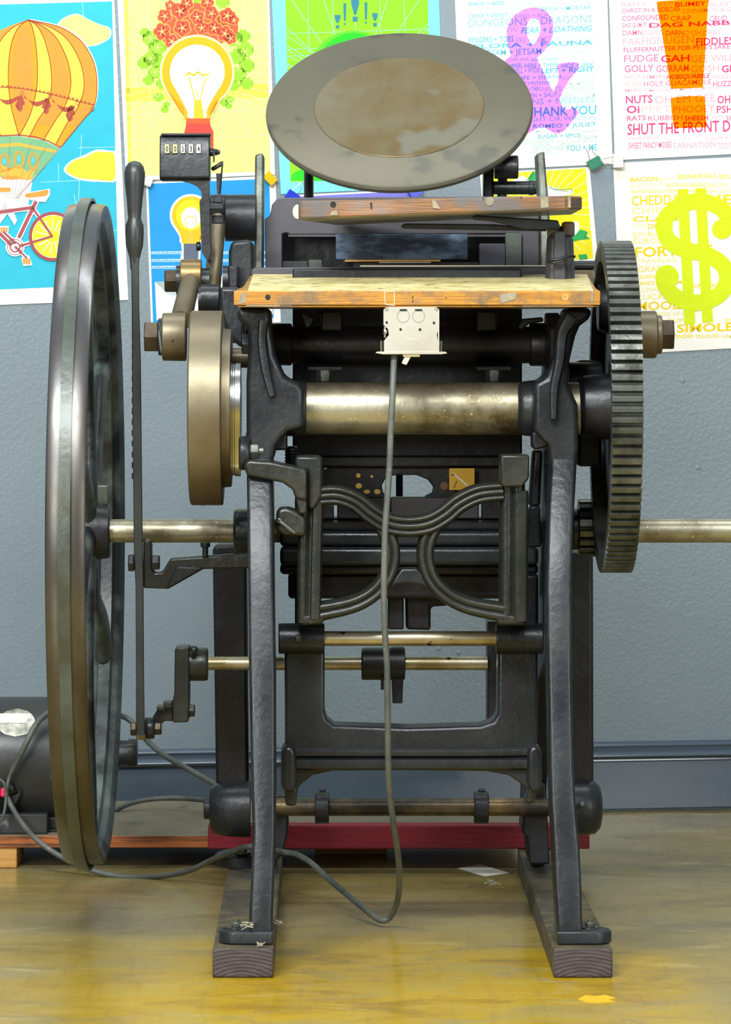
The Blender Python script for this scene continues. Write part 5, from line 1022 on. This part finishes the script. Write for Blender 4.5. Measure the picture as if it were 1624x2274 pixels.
# plywood platform with the motor
Yp = .94; zp_ = Z(1856, Yp)
pw = MB().boxw(X(-260, Yp), X(1168, Yp), Yp, 1.36, zp_-.0175, zp_)
for f_ in pw.bm.faces: f_.material_index = 0 if abs(f_.calc_center_median().z-zp_) < .001 else 1
pw = pw.build('plywood_board', ['ply_top', 'ply_edge'], None, .0008); tag(pw, 'dusty plywood board on low blocks carrying the motor behind the flywheel', 'board')
o = MB().boxw(X(-160, Yp), X(37, Yp), Yp+.004, Yp+.13, 0, zp_-.0175).build('support_block', 'orange_wood', None, .002); tag(o, 'orange pine block under the left front corner of the plywood board', 'wooden block')
o = MB().boxw(X(700, Yp+.15), X(860, Yp+.15), Yp+.15, Yp+.25, 0, zp_-.0175).build('support_block', 'orange_wood', None, .002); tag(o, 'wooden block under the plywood board behind the red beam', 'wooden block')
YM = 1.06; mc = P(100, 1690, YM); rm = R(142, YM)
mot = empty('electric_motor', (mc.x-.05, YM, zp_), 'black enamelled electric motor with oval nameplate on the plywood behind the flywheel', 'motor')
xe = X(206, YM)
MB().lathe((xe-.34, YM, mc.z), (1, 0, 0), [(0, .05), (.012, rm*.7), (.03, rm*.94), (.05, rm), (.30, rm), (.315, rm*.95), (.33, rm*.75), (.34, .05)], 72).build('motor_body', 'motor', mot)
MB().boxw(X(-240, .957), X(105, .957), .957, 1.03, zp_, Z(1808, .957)).build('motor_foot', 'motor', mot, .002)
MB().boxw(xe-.33, xe-.01, YM-.06, YM+.08, zp_, mc.z-rm*.8).build('motor_foot', 'motor', mot, .002)
MB().boxw(X(-260, 1), X(200, 1), .98, YM+.08, zp_, zp_+.004).build('motor_base_plate', 'iron_dark', mot, .001)
# nameplate wrapped on the barrel
def onbarrel(pl, off, name, m):
    b = MB()
    for q_ in pl:
        vs_ = []
        for x_, y_ in q_:
            z_ = Z(y_, YM-rm*.9); dz = max(min((z_-mc.z)/rm, .97), -.97); vs_.append(b.bm.verts.new((X(x_, YM-rm*.9), YM-math.sqrt(1-dz*dz)*(rm+off), mc.z+dz*(rm+off))))
        b.bm.faces.new(vs_)
    return b.build(name, m, mot)
npo = []
for k in range(12):
    ya, yb = 1580+k*4.7, 1580+(k+1)*4.7; ha = 42*math.sqrt(max(0, 1-((ya-1608.2)/28.2)**2)); hb = 42*math.sqrt(max(0, 1-((yb-1608.2)/28.2)**2))
    npo.append([(34-ha, ya), (34+ha, ya), (34+hb, yb), (34-hb, yb)])
onbarrel(npo, .0008, 'nameplate', 'nameplate'); M['pale'] = mat('pale_label', (226, 228, 208), None, 1, .5)
onbarrel([[(-6, 1590), (66, 1590), (66, 1600), (-6, 1600)], [(-6, 1600), (60, 1600), (56, 1609), (-6, 1609)]], .0014, 'nameplate_label', 'pale')
MB().cylX(204, 282, 1672, 12, YM+.02).build('motor_shaft', 'steel', mot)
pul = MB().profX([(252, 26), (262, 28), (286, 28), (290, 24)], 1672, YM).build('motor_pulley', 'iron', mot); MB().profX([(286, 31), (300, 31), (305, 28)], 1672, YM).build('pulley_hub', 'iron2', mot)
MB().lathe(P(32, 1752, YM-rm-.004), (-.75, .3, -.2), [(0, .006), (.006, .0085), (.03, .010)], 20).build('cable_gland', 'iron2', mot)
MB().prism([(14, 1770), (40, 1762), (48, 1750), (46, 1765), (34, 1788), (22, 1776)], YM-rm-.004, YM-rm+.02).build('gland_ear', 'iron_dark', mot, .001)
MB().prism([(1, 1752), (6, 1750), (14, 1752), (14, 1766), (6, 1772), (0, 1768)], YM-rm-.03, YM-rm-.018).build('pink_wire_nut', 'pink', mot, .002)
o = MB().tube([P(14, 1768, 0.930), P(16, 1745, 0.940), P(22, 1722, 0.945), P(34, 1698, 0.940), P(56, 1655, 0.930), P(78, 1612, 0.940), P(100, 1588, 0.955), P(130, 1572, 0.970), P(170, 1558, 0.990), P(196, 1566, 1.040)], [.003, .003, .003, .0042, .0045, .0045, .0045, .0045, .0045, .0045], 12).build('motor_lead', 'rubber'); tag(o, 'dark cable curving over the front of the motor from its junction to its end', 'cord')
o = MB().tube([P(196, 1566, 1.16), P(240, 1580, 1.25), P(290, 1600, 1.28), P(330, 1648, 1.22), P(372, 1682, 1.15), P(418, 1708, 1.08), P(478, 1742, .98), P(540, 1776, .93)], .0045, 12).build('cable', 'rubber'); tag(o, 'grey cable slanting down right from behind the flywheel to the left bed leg', 'cord')
o = MB().tube([P(250, 1804, 1.22), P(280, 1788, 1.23), P(320, 1777, 1.24), P(380, 1772, 1.24), P(430, 1775, 1.22), P(475, 1779, 1.15)], .0038, 12).build('cable', 'rubber'); tag(o, 'thin dark cable bowed over the plywood board right of the flywheel', 'cord')
o = MB().tube([P(-20, 1720, .94), P(8, 1738, .93), P(13, 1766, .93), P(10, 1800, .92), P(2, 1822, .92), P(-14, 1840, .93)], .0022, 8).build('wire', 'rubber'); tag(o, 'thin black wire hanging at the left picture edge in front of the motor', 'cord')
# belt round flywheel and motor pulley
c1 = Vector((YC, zc)); r1 = rb-.003; c2 = Vector((YM, P(271, 1672, YM).z)); r2 = .0205
hl = hullpts(c1.x, c1.y, r1, c2.x, c2.y, r2, 90); hi_ = hullpts(c1.x, c1.y, r1-.004, c2.x, c2.y, r2-.004, 90)
xb0, xb1 = X(129, fy), X(156, fy)
o = MB().ringface([[(xb0, y, z) for y, z in hl], [(xb1, y, z) for y, z in hl], [(xb1, y, z) for y, z in hi_], [(xb0, y, z) for y, z in hi_]], caps=False, closed=True).build('drive_belt', 'belt', None, 0, angle=30); tag(o, 'flat grey leather belt running round the flywheel to the motor pulley', 'belt')
# paper and scraps
def paperq(px, Y, name, m, label, cat, group=None, up=.0008):
    b = MB(); pts = []
    for x_, y_ in px:
        d_ = (H-up)*F/(y_-VY); pts.append(Vector(((x_-VX)/F*d_, d_-D, up)))
    b.ringface([[p-Vector((0, 0, .0005)) for p in pts], pts]); o = b.build(name, m); tag(o, label, cat, group); return o
paperq([(1017, 1928), (1066, 1919), (1131, 1938), (1077, 1946)], 0, 'paper_scrap', 'paper_white', 'white paper scrap on the floor in front of the red beam', 'paper')
yst = paperq([(1284, 2218), (1300, 2210), (1322, 2212), (1345, 2209), (1368, 2216), (1352, 2220), (1366, 2224), (1330, 2226), (1300, 2224)], 0, 'paint_flake', mat('yellow_paint', (232, 178, 20), (222, 168, 16), 20, .5), 'flat yellow paint flake on the floor in front of the right timber', 'paint flake', up=.0006)
o = MB().box(998, 1040, 1054, 1088, .4005, .402).build('note_card', 'yellow_note', None, 0); tag(o, 'square yellow card with a white diagonal mark stuck behind the cast iron yoke', 'card')
onf(line([(1008, 1052), (1038, 1078)], 4), 'white_mark', 'paper_white', o, .4005); onf(line([(1003, 1055), (1009, 1054)], 2.5)+line([(1015, 1068), (1008, 1084)], 2), 'pencil_mark', 'brass', o, .4005)
for x_, y_, rx, ry, lab in ((797, 1079, 7, 6, 'left yellow dot, largest of the row low on the dark plate'), (815, 1092, 7, 4.5, 'middle of the low row of yellow dots on the dark plate'), (838, 1092, 7, 5.5, 'yellow dot closest to the left end of the slotted hole'), (796, 1056, 5, 5, 'leaf-shaped yellow dot above the row, upper left of the hole'), (826, 1058, 3, 3.2, 'tiny yellow dot above the row, upper left of the slotted hole'), (723, 1040, 3, 1.6, 'tiny yellow fleck beside the left yoke post head')):
    b = MB().lathe(P(x_, y_, .4045 if y_ < 1045 else .4195), (0, -1, 0), [(0, R(rx, .42)), (.0006, R(rx, .42))], 20)
    for v in b.bm.verts: v.co.z = P(x_, y_, .42).z+(v.co.z-P(x_, y_, .42).z)*ry/rx
    o = b.build('paper_dot', 'gold_dot'); tag(o, lab, 'paper dot', 'yellow paper dots stuck on the dark plate')
b = MB().lathe(P(987, 1079, .4195), (0, -1, 0), [(0, R(9, .42)), (.0008, R(9, .42))], 24).build('penny', 'copper'); tag(b, 'brown round disc stuck left of the yellow card', 'disc')
# lint
def fluff(px, py, Y, s_, label, z_=None):
    b = MB(); c_ = P(px, py, Y)
    for k in range(16):
        p = c_+Vector((random.uniform(-1, 1)*s_, random.uniform(-.5, .5)*s_, random.uniform(-.2, .8)*s_)); pts = [p]
        for j in range(4): p = p+Vector((random.uniform(-1, 1)*s_*.6, random.uniform(-.4, .4)*s_, random.uniform(-.5, .5)*s_*.6)); pts.append(p)
        b.tube(pts, .0005, 4, 3)
    o = b.build('lint_tuft', 'fluff'); tag(o, label, 'lint', 'lint tufts around the feet')
fluff(548, 2056, .012, .0045, 'pale lint tuft beside the bolt on the left front foot'); fluff(580, 2098, .0, .003, 'pale lint tuft hanging on the front edge of the left timber'); fluff(620, 2050, .06, .0035, 'pale lint tuft right of the left front leg')
fluff(1094, 1962, .60, .007, 'pale lint tuft on the floor in front of the white paper scrap')
